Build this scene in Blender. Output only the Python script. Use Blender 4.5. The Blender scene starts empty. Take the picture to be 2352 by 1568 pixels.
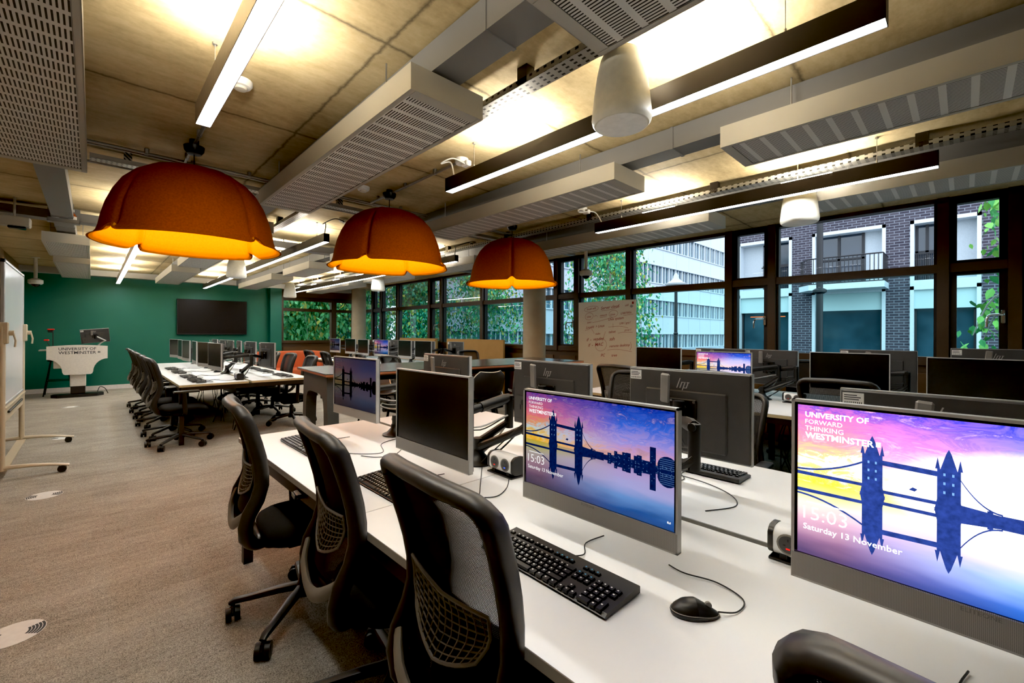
import bpy, bmesh, math, random
from mathutils import Vector, Matrix
random.seed(7)
R = math.radians
PI = math.pi
SC = bpy.context.scene
COL = SC.collection
CEIL = 2.80
WX = 6.40      # plane of the window wall
GY = 14.20     # plane of the green wall

# ------------------------------------------------------------------ node helpers
class NT:
    def __init__(s, name):
        s.m = bpy.data.materials.new(name); s.m.use_nodes = True
        s.t = s.m.node_tree; s.t.nodes.clear()
        s.out = s.t.nodes.new('ShaderNodeOutputMaterial')
    def n(s, typ, **kw):
        nd = s.t.nodes.new(typ)
        for k, v in kw.items(): setattr(nd, k, v)
        return nd
    def put(s, sock, v):
        if v is None: return
        if hasattr(v, 'links') or isinstance(v, bpy.types.NodeSocket): s.t.links.new(v, sock)
        else:
            try: sock.default_value = v
            except Exception:
                sock.default_value = (v[0], v[1], v[2], 1.0) if hasattr(v, '__len__') else (v, v, v)
    def math(s, op, a, b=None, c=None, clamp=False):
        nd = s.n('ShaderNodeMath', operation=op); nd.use_clamp = clamp
        s.put(nd.inputs[0], a); s.put(nd.inputs[1], b); s.put(nd.inputs[2], c)
        return nd.outputs[0]
    def mix(s, f, a, b, typ='MIX'):
        nd = s.n('ShaderNodeMix', data_type='RGBA', blend_type=typ)
        s.put(nd.inputs[0], f); s.put(nd.inputs[6], col4(a)); s.put(nd.inputs[7], col4(b))
        return nd.outputs[2]
    def coord(s, which='Object'):
        return s.n('ShaderNodeTexCoord').outputs[which]
    def sep(s, v):
        nd = s.n('ShaderNodeSeparateXYZ'); s.put(nd.inputs[0], v); return nd.outputs
    def comb(s, x, y, z):
        nd = s.n('ShaderNodeCombineXYZ'); s.put(nd.inputs[0], x); s.put(nd.inputs[1], y); s.put(nd.inputs[2], z); return nd.outputs[0]
    def mapping(s, v, scale=(1, 1, 1), loc=(0, 0, 0)):
        nd = s.n('ShaderNodeMapping'); s.put(nd.inputs[0], v); nd.inputs['Scale'].default_value = scale; nd.inputs['Location'].default_value = loc
        return nd.outputs[0]
    def noise(s, v, scale=5, detail=3, rough=.5, dist=0):
        nd = s.n('ShaderNodeTexNoise'); s.put(nd.inputs['Vector'], v)
        nd.inputs['Scale'].default_value = scale; nd.inputs['Detail'].default_value = detail
        nd.inputs['Roughness'].default_value = rough; nd.inputs['Distortion'].default_value = dist
        return nd.outputs['Fac']
    def ramp(s, f, stops):
        nd = s.n('ShaderNodeValToRGB'); s.put(nd.inputs[0], f)
        el = nd.color_ramp.elements
        while len(el) < len(stops): el.new(.5)
        for e, (p, c) in zip(el, stops): e.position = p; e.color = col4(c)
        return nd.outputs[0]
    def bump(s, h, strength=.2, dist=.01):
        nd = s.n('ShaderNodeBump'); nd.inputs['Strength'].default_value = strength; nd.inputs['Distance'].default_value = dist
        s.put(nd.inputs['Height'], h); return nd.outputs[0]
    def bsdf(s, color, rough=.5, metal=0., spec=.5, normal=None, emis=None, estr=0., alpha=None):
        nd = s.n('ShaderNodeBsdfPrincipled')
        s.put(nd.inputs['Base Color'], col4(color)); s.put(nd.inputs['Roughness'], rough); s.put(nd.inputs['Metallic'], metal)
        nd.inputs['Specular IOR Level'].default_value = spec
        if normal is not None: s.put(nd.inputs['Normal'], normal)
        if emis is not None: s.put(nd.inputs['Emission Color'], col4(emis)); s.put(nd.inputs['Emission Strength'], estr)
        if alpha is not None: s.put(nd.inputs['Alpha'], alpha)
        return nd.outputs[0]
    def emit(s, color, st):
        nd = s.n('ShaderNodeEmission'); s.put(nd.inputs[0], col4(color)); s.put(nd.inputs[1], st); return nd.outputs[0]
    def end(s, sh):
        s.t.links.new(sh, s.out.inputs[0]); return s.m

def col4(c):
    if isinstance(c, (tuple, list)): return (c[0], c[1], c[2], 1.0)
    return c

def plain(name, c, rough=.5, metal=0., spec=.5, var=.12, scale=30., bump=0.):
    """a surface colour with a slight procedural variation"""
    t = NT(name); v = t.coord()
    f = t.noise(v, scale, 2)
    a = tuple(x * (1 - var) for x in c); b = tuple(min(1, x * (1 + var)) for x in c)
    nb = t.bump(t.noise(v, scale * 8, 2), bump, .002) if bump else None
    return t.end(t.bsdf(t.mix(f, a, b), rough, metal, spec, nb))

def glow(name, c, st):
    t = NT(name); return t.end(t.emit(c, st))

M = {}
def mk_materials():
    M['dark'] = plain('black_plastic', (.008, .0075, .007), .42, 0, .5)
    M['frame_black'] = plain('chair_frame_plastic', (.024, .022, .020), .42, 0, .5)
    M['grey_plastic'] = plain('warm_grey_plastic', (.19, .175, .15), .45)
    M['charcoal'] = plain('charcoal_cover', (.046, .045, .044), .38, 0, .5)
    M['fabric'] = plain('seat_fabric', (.010, .010, .010), .95, 0, .2, .4, 400, .3)
    M['silver'] = plain('silver_metal', (.46, .45, .43), .36, .35)
    M['mid_silver'] = plain('speaker_bar_metal', (.22, .205, .19), .5, .35)
    M['chrome'] = plain('chrome', (.75, .75, .75), .12, 1.)
    M['white_lam'] = plain('white_laminate', (.86, .85, .82), .38, 0, .4, .015, 6)
    M['ply_edge'] = plain('plywood_edge', (.62, .50, .28), .5, 0, .4, .15, 60)
    M['lam_edge'] = plain('shaded_edge_band', (.40, .38, .33), .5, 0, .4)  # near desk edge, its shadow put into the colour as grey
    M['bronze'] = plain('bronze_frame', (.075, .040, .018), .42, .15, .5, .15, 3)
    M['bronze_dark'] = plain('bronze_frame_shade', (.022, .014, .009), .45, .1)
    M['spandrel'] = plain('bronze_panel', (.115, .062, .026), .5, .1, .4, .15, 3)
    M['white_plastic'] = plain('white_plastic', (.80, .79, .76), .4)
    M['cream_plastic'] = plain('cream_plastic', (.68, .655, .56), .42)
    M['beige_metal'] = plain('beige_metal', (.56, .47, .33), .42, .1, .5, .06)
    M['beam_grey'] = plain('painted_grey_metal', (.43, .415, .37), .5, .15, .4, .04, 4)
    M['duct_grey'] = plain('duct_grey_metal', (.17, .168, .165), .5, .2, .4, .06, 4)
    M['galv'] = plain('galvanised_steel', (.30, .295, .28), .38, .7, .5, .25, 20)
    M['lamp_black'] = plain('light_housing', (.022, .016, .014), .4, .2)
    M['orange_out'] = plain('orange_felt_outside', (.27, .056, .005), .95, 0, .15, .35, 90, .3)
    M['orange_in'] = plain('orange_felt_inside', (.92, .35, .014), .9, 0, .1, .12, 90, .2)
    M['orange_seat'] = plain('rust_orange_fabric', (.50, .115, .045), .9, 0, .2, .12, 150, .2)
    M['tan_card'] = plain('cardboard', (.42, .235, .085), .8, 0, .2, .10, 5)
    M['green_wall'] = None
    M['red'] = plain('red_plastic', (.75, .02, .015), .4)
    M['black_gloss'] = plain('black_glass', (.006, .006, .007), .12, 0, .5)
    M['screen_off'] = plain('dark_screen', (.006, .0058, .0055), .25, 0, .5)
    M['lectern_white'] = plain('lectern_laminate', (.72, .66, .58), .45)
    M['print_black'] = plain('black_print', (.01, .01, .012), .6)
    M['print_grey'] = plain('grey_print', (.17, .165, .155), .6)
    M['ink_red'] = plain('marker_ink', (.20, .018, .012), .7)
    M['table_dark'] = plain('dark_table_top', (.040, .034, .030), .22, 0, .5)
    M['table_edge'] = plain('stained_ply_edge', (.30, .10, .035), .5)
    M['table_frame'] = plain('table_frame_grey', (.055, .055, .05), .5)
    M['sticker'] = plain('white_sticker', (.72, .70, .66), .5)
    M['blue_led'] = glow('blue_led', (.05, .12, 1.), .5)
    M['red_led'] = glow('red_led', (1., .03, .02), .3)
    M['concrete_col'] = plain('column_concrete', (.36, .30, .20), .75, 0, .3, .18, 6, .2)
    M['diffuser'] = glow('light_diffuser', (.95, .98, 1.), 14.)
    M['uplight'] = glow('uplight_strip', (1., .93, .80), 115.)
    M['bulb'] = glow('warm_bulb', (1., .62, .22), 8.)
    M['brown_glass'] = plain('brown_bottle', (.30, .075, .02), .2)
    M['timber'] = plain('timber_panel', (.30, .22, .13), .6, 0, .3, .2, 5)
    M['white_frame'] = plain('white_render', (.66, .71, .76), .6)
    M['ext_panel'] = plain('pale_cladding', (.54, .68, .69), .5, 0, .4, .03, 1)
    M['ext_panel_white'] = plain('white_cladding', (.50, .56, .64), .5, 0, .4, .03, 1)
    M['ext_grey'] = plain('grey_reveal', (.50, .54, .58), .6)
    M['ext_glass'] = plain('street_window_glass', (.030, .07, .095), .08, 0, .6, .95, 1.1)  # reflections and objects behind the glass are put in as strongly mottled colour
    M['ext_glass_dark'] = plain('dark_window_glass', (.02, .03, .05), .08, 0, .8, .5, 1.5)
    M['ext_metal'] = plain('dark_railing', (.018, .015, .018), .5)
    M['ext_curtain'] = plain('curtained_glass', (.06, .14, .19), .3, 0, .6, .7, 2.5)
    M['asphalt'] = plain('asphalt', (.09, .095, .10), .8)
    M['bark'] = plain('birch_bark', (.30, .28, .25), .8, 0, .3, .6, 14)
    M['cable_black'] = plain('black_cable', (.012, .012, .012), .5)
    M['cable_grey'] = plain('pale_cable', (.55, .54, .52), .5)
    M['skirting'] = plain('white_skirting', (.70, .63, .58), .5)
    for k, c in (('leaf_green', (.075, .33, .11)), ('leaf_teal', (.03, .24, .15)), ('leaf_yellow', (.34, .36, .06)), ('leaf_fresh', (.16, .42, .08))):
        t = NT(k); v = t.coord(); f = t.noise(v, 1.3, 2)
        M[k] = t.end(t.bsdf(t.mix(f, tuple(x * .55 for x in c), tuple(min(1, x * 1.7) for x in c)), .55, 0, .4))
    # green wall
    t = NT('green_paint'); v = t.coord(); f = t.noise(v, 1.5, 3)
    M['green_wall'] = t.end(t.bsdf(t.mix(f, (.004, .095, .064), (.007, .122, .083)), .55, 0, .4, t.bump(t.noise(v, 180, 2), .08, .003)))
    # carpet: fine speckle, streaks along the planks, tone per plank
    t = NT('carpet_tiles'); v = t.coord(); x, y, z = t.sep(v)[:3]
    wn = t.n('ShaderNodeTexWhiteNoise', noise_dimensions='2D')
    row = t.math('FLOOR', t.math('DIVIDE', y, .25))
    off = t.math('MULTIPLY', t.math('MODULO', row, 2.), .5)
    t.put(wn.inputs['Vector'], t.comb(t.math('FLOOR', t.math('ADD', x, off)), row, 0.))
    st = t.noise(t.mapping(v, (4.5, 17., 1.)), 1.0, 5, .7, .8)
    fine = t.noise(v, 190, 3, .7)
    med = t.noise(t.mapping(v, (1., 2.2, 1.)), 1.3, 3)
    k = t.math('ADD', t.math('MULTIPLY', t.math('SUBTRACT', wn.outputs[0], .5), .07), t.math('MULTIPLY', t.math('SUBTRACT', st, .5), .55))
    k = t.math('ADD', k, t.math('MULTIPLY', t.math('SUBTRACT', fine, .5), 2.5))
    k = t.math('ADD', k, t.math('MULTIPLY', t.math('SUBTRACT', t.noise(v, 55, 3, .7), .5), .8))
    k = t.math('ADD', k, t.math('MULTIPLY', t.math('SUBTRACT', med, .5), .35))
    k = t.math('ADD', k, .5, clamp=True)
    warm = t.mix(med, (.60, .535, .445), (.585, .54, .475))
    c = t.mix(k, (.075, .066, .056), warm)
    M['carpet'] = t.end(t.bsdf(c, .95, 0, .1, t.bump(fine, .5, .006)))
    # concrete soffit: blotches, board joints with stains
    t = NT('soffit_concrete'); v = t.coord(); x, y, z = t.sep(v)[:3]
    n1 = t.noise(v, 1.1, 5, .6); n2 = t.noise(t.mapping(v, (1., 3., 1.)), 6., 4, .65); n3 = t.noise(v, 38, 3, .6)
    k = t.math('ADD', t.math('MULTIPLY', n1, .55), t.math('ADD', t.math('MULTIPLY', n2, .3), t.math('MULTIPLY', n3, .15)))
    c = t.ramp(k, [(.28, (.29, .215, .10)), (.50, (.54, .425, .235)), (.68, (.70, .58, .36))])
    wob = t.math('MULTIPLY', t.math('SUBTRACT', t.noise(v, 9, 4, .7), .5), .045)
    def joint(axis, pos, spacing, wd):
        a = t.math('ADD', axis, wob)
        fr = t.math('PINGPONG', t.math('SUBTRACT', a, pos), spacing / 2)
        return t.math('SMOOTH_MIN', t.math('DIVIDE', fr, wd), 1., .2)
    j1 = joint(y, 3.32 - 1.34 * 6, 1.34, .018); j2 = joint(x, 1.04 - 2.5 * 3, 2.5, .016)
    j = t.math('MULTIPLY', j1, j2, clamp=True)
    s1 = joint(y, 3.32 - 1.34 * 6, 1.34, .10); s2 = joint(x, 1.04 - 2.5 * 3, 2.5, .10)
    sj = t.math('MULTIPLY', s1, s2, clamp=True)
    c = t.mix(t.math('ADD', t.math('MULTIPLY', sj, .25), .75, clamp=True), (.12, .09, .05), c)
    c = t.mix(t.math('ADD', t.math('MULTIPLY', j, .75), .25, clamp=True), (.055, .042, .026), c)
    M['soffit'] = t.end(t.bsdf(c, .8, 0, .25, t.bump(n3, .15, .004)))
    # slotted grille
    t = NT('slotted_grille'); v = t.coord(); x, y, z = t.sep(v)[:3]
    sx = t.math('LESS_THAN', t.math('FRACT', t.math('DIVIDE', x, .0150)), .42)
    fy = t.math('FRACT', t.math('DIVIDE', y, .105))
    sy = t.math('MULTIPLY', t.math('GREATER_THAN', fy, .13), t.math('LESS_THAN', fy, .87))
    M['slots'] = t.end(t.bsdf(t.mix(t.math('MULTIPLY', sx, sy), (.66, .65, .62), (.010, .010, .011)), .5, 0., .4))
    # perforated tray
    t = NT('perforated_tray'); v = t.coord(); x, y, z = t.sep(v)[:3]
    u = t.math('ADD', x, z)
    d1 = t.math('LESS_THAN', t.math('ABSOLUTE', t.math('SUBTRACT', t.math('FRACT', t.math('DIVIDE', y, .05)), .5)), .2)
    d2 = t.math('LESS_THAN', t.math('ABSOLUTE', t.math('SUBTRACT', t.math('FRACT', t.math('DIVIDE', u, .03)), .5)), .22)
    M['tray'] = t.end(t.bsdf(t.mix(t.math('MULTIPLY', d1, d2), (.36, .35, .32), (.015, .015, .015)), .4, .6))
    # chair mesh: open weave
    t = NT('open_weave_mesh'); v = t.coord(); x, y, z = t.sep(v)[:3]
    a = t.math('LESS_THAN', t.math('FRACT', t.math('DIVIDE', x, .0034)), .56)
    b = t.math('LESS_THAN', t.math('FRACT', t.math('DIVIDE', z, .0034)), .62)
    lw = t.n('ShaderNodeLayerWeight'); lw.inputs[0].default_value = .5
    fc = t.math('DIVIDE', t.math('SUBTRACT', lw.outputs['Facing'], .46), .16, clamp=True)
    op = t.math('MAXIMUM', t.math('MAXIMUM', a, b), fc)
    tr = t.n('ShaderNodeBsdfTransparent').outputs[0]
    mx = t.n('ShaderNodeMixShader'); t.put(mx.inputs[0], op); t.t.links.new(tr, mx.inputs[1])
    t.t.links.new(t.bsdf((.011, .0105, .010), .7, 0, .3), mx.inputs[2])
    M['weave'] = t.end(mx.outputs[0])
    # speaker bar perforation
    t = NT('perforated_bar'); v = t.coord(); x, y, z = t.sep(v)[:3]
    a = t.math('LESS_THAN', t.math('FRACT', t.math('DIVIDE', x, .0022)), .5)
    b = t.math('LESS_THAN', t.math('FRACT', t.math('DIVIDE', z, .0022)), .5)
    M['perf'] = t.end(t.bsdf(t.mix(t.math('MULTIPLY', a, b), (.34, .32, .295), (.15, .14, .13)), .5, .15))
    # window panes: real glass, partly mirror
    for nm, tint, sp in (('glass_clear', (.90, .96, 1.0), .05), ('glass_teal', (.62, .93, .95), .07)):
        t = NT(nm)
        tr = t.n('ShaderNodeBsdfTransparent'); tr.inputs[0].default_value = col4(tint)
        gl = t.n('ShaderNodeBsdfGlossy'); gl.inputs['Roughness'].default_value = .02
        fr = t.n('ShaderNodeFresnel'); fr.inputs[0].default_value = 1.35
        mx = t.n('ShaderNodeMixShader'); t.put(mx.inputs[0], t.math('MULTIPLY', fr.outputs[0], .55, clamp=True))
        t.t.links.new(tr.outputs[0], mx.inputs[1]); t.t.links.new(gl.outputs[0], mx.inputs[2])
        M[nm] = t.end(mx.outputs[0])
    # whiteboard
    t = NT('whiteboard_enamel'); v = t.coord()
    M['board'] = t.end(t.bsdf(t.mix(t.noise(v, 3, 2), (.74, .735, .73), (.80, .795, .79)), .16, 0, .5))
    t = NT('glossy_cream_board'); v = t.coord()
    M['board_cream'] = t.end(t.bsdf(t.mix(t.noise(v, 3, 2), (.47, .41, .30), (.53, .46, .34)), .25, 0, .5))
    # brickwork
    t = NT('dark_brickwork'); v = t.coord(); x, y, z = t.sep(v)[:3]
    br = t.n('ShaderNodeTexBrick'); t.put(br.inputs['Vector'], t.comb(y, z, 0.))
    br.inputs['Scale'].default_value = 1.; br.inputs['Brick Width'].default_value = .26; br.inputs['Row Height'].default_value = .092
    br.inputs['Mortar Size'].default_value = .011; br.inputs['Mortar Smooth'].default_value = .1
    br.inputs['Color1'].default_value = (.050, .042, .058, 1); br.inputs['Color2'].default_value = (.085, .072, .090, 1); br.inputs['Mortar'].default_value = (.22, .22, .26, 1)
    M['brick'] = t.end(t.bsdf(br.outputs['Color'], .8, 0, .2))
    M['screens'] = {}

def screen_materials(key, st, dull=0., pink=0.):
    """sunset over water: emission driven by the position on the panel (local x, z)"""
    t = NT('lock_screen_' + key); v = t.coord(); x, y, z = t.sep(v)[:3]
    u = t.math('ADD', t.math('DIVIDE', x, .53), .5); w = t.math('ADD', t.math('DIVIDE', t.math('SUBTRACT', z, .026), .303), .5)
    h = t.math('ABSOLUTE', t.math('SUBTRACT', w, .47))
    below = t.math('LESS_THAN', w, .47)
    sky = t.noise(t.mapping(v, (7., 1., 19.)), 2.0, 7, .72, 1.2)
    wat = t.noise(t.mapping(v, (5., 1., 26.)), 1., 3, .5, .3)
    nz = t.mix(below, sky, wat)
    nzf = t.sep(nz)[0]
    hh = t.math('ADD', h, t.math('MULTIPLY', t.math('SUBTRACT', nzf, .5), .62))
    fu = t.math('MULTIPLY', t.math('SUBTRACT', u, .14), 1.8, clamp=True)
    left = t.ramp(hh, [(.0, (1., .52, .03)), (.06, (.95, .62, .10)), (.13, (.55, .72, .80)), (.20, (.80, .36, .16)), (.30, (.86, .17, .22)), (.52, (.10, .04, .34))])
    right = t.ramp(hh, [(.0, (.90, .50, .48)), (.10, (.66, .38, .70)), (.21, (.38, .33, .86)), (.33, (.05, .16, .80)), (.52, (.0, .03, .42))])
    c = t.mix(fu, left, right)
    cl = t.math('MULTIPLY', t.math('SUBTRACT', nzf, .55), 5., clamp=True)
    c = t.mix(cl, c, t.mix(fu, (1., .42, .34), (.80, .58, .92)))
    dkc = t.math('MULTIPLY', t.math('SUBTRACT', .46, nzf), 4., clamp=True)
    c = t.mix(t.math('MULTIPLY', dkc, .75), c, (.10, .06, .34))
    hw = t.math('ADD', h, t.math('MULTIPLY', t.math('SUBTRACT', nzf, .5), .16))
    wl = t.ramp(hw, [(.0, (.62, .45, .05)), (.07, (.50, .46, .14)), (.14, (.46, .40, .36)), (.24, (.36, .21, .28)), (.36, (.16, .08, .15)), (.47, (.05, .03, .08))])
    wr_ = t.ramp(hw, [(.0, (.38, .26, .55)), (.10, (.52, .40, .74)), (.20, (.46, .46, .84)), (.30, (.16, .34, .74)), (.42, (.0, .09, .38)), (.5, (.0, .04, .22))])
    c = t.mix(below, c, t.mix(fu, wl, wr_))
    if pink:
        gx = t.math('SUBTRACT', u, .72); gz = t.math('SUBTRACT', w, .56)
        g = t.math('SUBTRACT', 1., t.math('MULTIPLY', t.math('ADD', t.math('MULTIPLY', gx, gx), t.math('MULTIPLY', t.math('MULTIPLY', gz, gz), 2.2)), 4.6), clamp=True)
        c = t.mix(t.math('MULTIPLY', t.math('MULTIPLY', g, 1.5, clamp=True), pink), c, (1., .96, .98))
    if dull: c = t.mix(dull, c, (.17, .15, .19))
    sh = t.n('ShaderNodeAddShader')
    t.t.links.new(t.emit(c, st), sh.inputs[0]); t.t.links.new(t.bsdf((.004, .004, .004), .2), sh.inputs[1])
    base = t.end(sh.outputs[0])
    t = NT('lock_screen_shape_' + key); v = t.coord()
    f = t.noise(v, 120, 2)
    dk = t.mix(f, (.004, .008, .035), (.015, .03, .15)) if not dull else t.mix(f, (.03, .03, .04), (.05, .05, .07))
    sil = t.end(t.emit(dk, st * (1. if not pink else 1.5)))
    txt = glow('lock_screen_text_' + key, (1, 1, 1) if not dull else (.35, .33, .36), st * 1.25)
    lit = glow('lock_screen_light_' + key, (.25, .5, 1.) if not dull else (.1, .1, .12), st * .45)
    M['screens'][key] = [base, sil, txt, lit]

# ------------------------------------------------------------------ mesh builder
_bev = {}
class B:
    def __init__(s): s.v = []; s.f = []; s.m = []
    def add(s, vs, fs, mat=0, X=None):
        o = len(s.v)
        s.v.extend([tuple(X @ Vector(p)) for p in vs] if X is not None else [tuple(p) for p in vs])
        s.f.extend([tuple(i + o for i in f) for f in fs]); s.m.extend([mat] * len(fs)); return s
    def box(s, c, d, mat=0, bev=0., X=None, seg=1):
        if bev:
            key = (round(d[0], 5), round(d[1], 5), round(d[2], 5), bev, seg)
            if key not in _bev:
                bm = bmesh.new(); bmesh.ops.create_cube(bm, size=1.)
                bmesh.ops.scale(bm, vec=d, verts=bm.verts)
                bmesh.ops.bevel(bm, geom=list(bm.edges), offset=min(bev, min(d) * .49), segments=seg, profile=.5, affect='EDGES')
                bm.verts.index_update()
                _bev[key] = ([tuple(q.co) for q in bm.verts], [tuple(q.index for q in f.verts) for f in bm.faces]); bm.free()
            vs, fs = _bev[key]
        else:
            hx, hy, hz = d[0] / 2, d[1] / 2, d[2] / 2
            vs = [(-hx, -hy, -hz), (hx, -hy, -hz), (hx, hy, -hz), (-hx, hy, -hz), (-hx, -hy, hz), (hx, -hy, hz), (hx, hy, hz), (-hx, hy, hz)]
            fs = [(0, 3, 2, 1), (4, 5, 6, 7), (0, 1, 5, 4), (1, 2, 6, 5), (2, 3, 7, 6), (3, 0, 4, 7)]
        T = Matrix.Translation(c)
        return s.add(vs, fs, mat, X @ T if X is not None else T)
    def bx(s, a, b, mat=0, bev=0., X=None):
        return s.box([(a[i] + b[i]) / 2 for i in range(3)], [abs(b[i] - a[i]) for i in range(3)], mat, bev, X)
    def quad(s, p, mat=0, X=None): return s.add(p, [tuple(range(len(p)))], mat, X)
    def cyl(s, p0, p1, r0, r1=None, n=14, mat=0, X=None):
        return s.sweep([p0, p1], [r0, r0 if r1 is None else r1], n, mat, X)
    def sweep(s, path, rad, n=8, mat=0, X=None, closed=False, up=None):
        """tube along a path; rad: number, list, or list of (a, b)"""
        P = [Vector(p) for p in path]; k = len(P)
        if not isinstance(rad, (list, tuple)): rad = [rad] * k
        rad = [(q, q) if not isinstance(q, (list, tuple)) else q for q in rad]
        vs = []; fs = []; prev = None
        for i in range(k):
            if closed: T = P[(i + 1) % k] - P[i - 1]
            else: T = P[min(i + 1, k - 1)] - P[max(i - 1, 0)]
            T.normalize()
            if up is not None: N = Vector(up)
            elif prev is None: N = Vector((0, 0, 1)) if abs(T.z) < .9 else Vector((1, 0, 0))
            else: N = prev
            S = T.cross(N)
            if S.length < 1e-6: S = T.orthogonal()
            S.normalize(); N = S.cross(T); N.normalize(); prev = N
            for j in range(n):
                a = 2 * PI * j / n
                vs.append(P[i] + S * (rad[i][0] * math.cos(a)) + N * (rad[i][1] * math.sin(a)))
        for i in range(k if closed else k - 1):
            for j in range(n):
                a, b = i * n + j, i * n + (j + 1) % n
                i2 = (i + 1) % k
                fs.append((a, b, i2 * n + (j + 1) % n, i2 * n + j))
        if not closed:
            fs.append(tuple(range(n - 1, -1, -1))); fs.append(tuple((k - 1) * n + j for j in range(n)))
        return s.add(vs, fs, mat, X)
    def lathe(s, prof, n=20, c=(0, 0, 0), mat=0, X=None):
        vs = []; fs = []
        for r, z in prof:
            for j in range(n):
                a = 2 * PI * j / n; vs.append((c[0] + r * math.cos(a), c[1] + r * math.sin(a), c[2] + z))
        for i in range(len(prof) - 1):
            for j in range(n):
                fs.append((i * n + j, i * n + (j + 1) % n, (i + 1) * n + (j + 1) % n, (i + 1) * n + j))
        fs.append(tuple(range(n - 1, -1, -1))); fs.append(tuple((len(prof) - 1) * n + j for j in range(n)))
        return s.add(vs, fs, mat, X)
    def prism(s, poly, a, b, mat=0, X=None, axis=2):
        """2-D outline extruded between a and b along an axis"""
        def P(p, h):
            return (p[0], p[1], h) if axis == 2 else ((p[0], h, p[1]) if axis == 1 else (h, p[0], p[1]))
        n = len(poly)
        vs = [P(p, a) for p in poly] + [P(p, b) for p in poly]
        fs = [tuple(range(n - 1, -1, -1)), tuple(range(n, 2 * n))] + [(i, (i + 1) % n, n + (i + 1) % n, n + i) for i in range(n)]
        return s.add(vs, fs, mat, X)
    def grid(s, fn, nu, nv, mat=0, X=None, skip=None):
        vs = [fn(i / nu, j / nv) for j in range(nv + 1) for i in range(nu + 1)]
        fs = [(j * (nu + 1) + i, j * (nu + 1) + i + 1, (j + 1) * (nu + 1) + i + 1, (j + 1) * (nu + 1) + i) for j in range(nv) for i in range(nu) if not (skip and skip(i, j))]
        return s.add(vs, fs, mat, X)
    def text(s, key, mat=0, X=None, size=1.):
        vs, fs = TEXT[key]
        return s.add([(x * size, y * size, 0) for x, y in vs], fs, mat, X)
    def build(s, name, mats, parent=None, smooth=35, loc=(0, 0, 0), rz=0.):
        me = bpy.data.meshes.new(name); me.from_pydata(s.v, [], s.f); me.validate()
        if not isinstance(mats, (list, tuple)): mats = [mats]
        for q in mats: me.materials.append(q)
        if len(me.polygons) == len(s.m): me.polygons.foreach_set('material_index', s.m)
        bm = bmesh.new(); bm.from_mesh(me); bmesh.ops.recalc_face_normals(bm, faces=bm.faces); bm.to_mesh(me); bm.free()
        if smooth:
            me.polygons.foreach_set('use_smooth', [True] * len(me.polygons))
            try: me.set_sharp_from_angle(angle=R(smooth))
            except Exception: pass
        me.update()
        o = bpy.data.objects.new(name, me); COL.objects.link(o); o.location = loc; o.rotation_euler = (0, 0, rz)
        if parent is not None: o.parent = parent
        return o

TEXT = {}
def mk_text(key, body, weight=0., shear=0., width=None):
    cu = bpy.data.curves.new('t', 'FONT'); cu.body = body; cu.size = 1.; cu.offset = weight; cu.shear = shear; cu.resolution_u = 2
    o = bpy.data.objects.new('t', cu); COL.objects.link(o)
    dg = bpy.context.evaluated_depsgraph_get()
    me = o.evaluated_get(dg).to_mesh()
    vs = [(q.co.x, q.co.y) for q in me.vertices]; fs = [tuple(p.vertices) for p in me.polygons]
    o.evaluated_get(dg).to_mesh_clear()
    bpy.data.objects.remove(o); bpy.data.curves.remove(cu)
    x0 = min(v[0] for v in vs); x1 = max(v[0] for v in vs)
    k = (width / (x1 - x0)) if width else 1.
    TEXT[key] = ([((x - x0) * k, y * k) for x, y in vs], fs)
    return (x1 - x0) * k

def tag(o, label=None, cat=None, group=None, kind=None):
    if label: o['label'] = label
    if cat: o['category'] = cat
    if group: o['group'] = group
    if kind: o['kind'] = kind
    return o
def thing(name, label, cat, loc=(0, 0, 0), rz=0., group=None):
    o = bpy.data.objects.new(name, None); o.empty_display_size = .1; COL.objects.link(o)
    o.location = loc; o.rotation_euler = (0, 0, rz)
    return tag(o, label, cat, group)
def struct(o, label=None): return tag(o, label, None, None, 'structure')
def copy_tree(o, parent=None):
    c = o.copy(); COL.objects.link(c)
    if parent is not None: c.parent = parent
    for ch in KIDS.get(o.name, [q for q in o.children]): copy_tree(ch, c)
    return c
KIDS = {}
def place(proto, used, loc, rz, label, group=None):
    """first call moves the prototype itself, later ones copy it with its parts"""
    if proto.name not in used: used.add(proto.name); o = proto
    else: o = copy_tree(proto)
    o.location = loc; o.rotation_euler = (0, 0, rz); o['label'] = label
    if group: o['group'] = group
    return o
USED = set()
def TR(x, y, z): return Matrix.Translation((x, y, z))
def RX(a): return Matrix.Rotation(a, 4, 'X')
def RY(a): return Matrix.Rotation(a, 4, 'Y')
def RZ(a): return Matrix.Rotation(a, 4, 'Z')
def bez(pts, n=10):
    """smooth Catmull-Rom path through points"""
    P = [Vector(p) for p in pts]; out = []
    for i in range(len(P) - 1):
        a, b, c, d = P[max(i - 1, 0)], P[i], P[i + 1], P[min(i + 2, len(P) - 1)]
        for k in range(n):
            t = k / n
            out.append(.5 * ((2 * b) + (c - a) * t + (2 * a - 5 * b + 4 * c - d) * t * t + (3 * b - a - 3 * c + d) * t ** 3))
    out.append(P[-1]); return out
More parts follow.
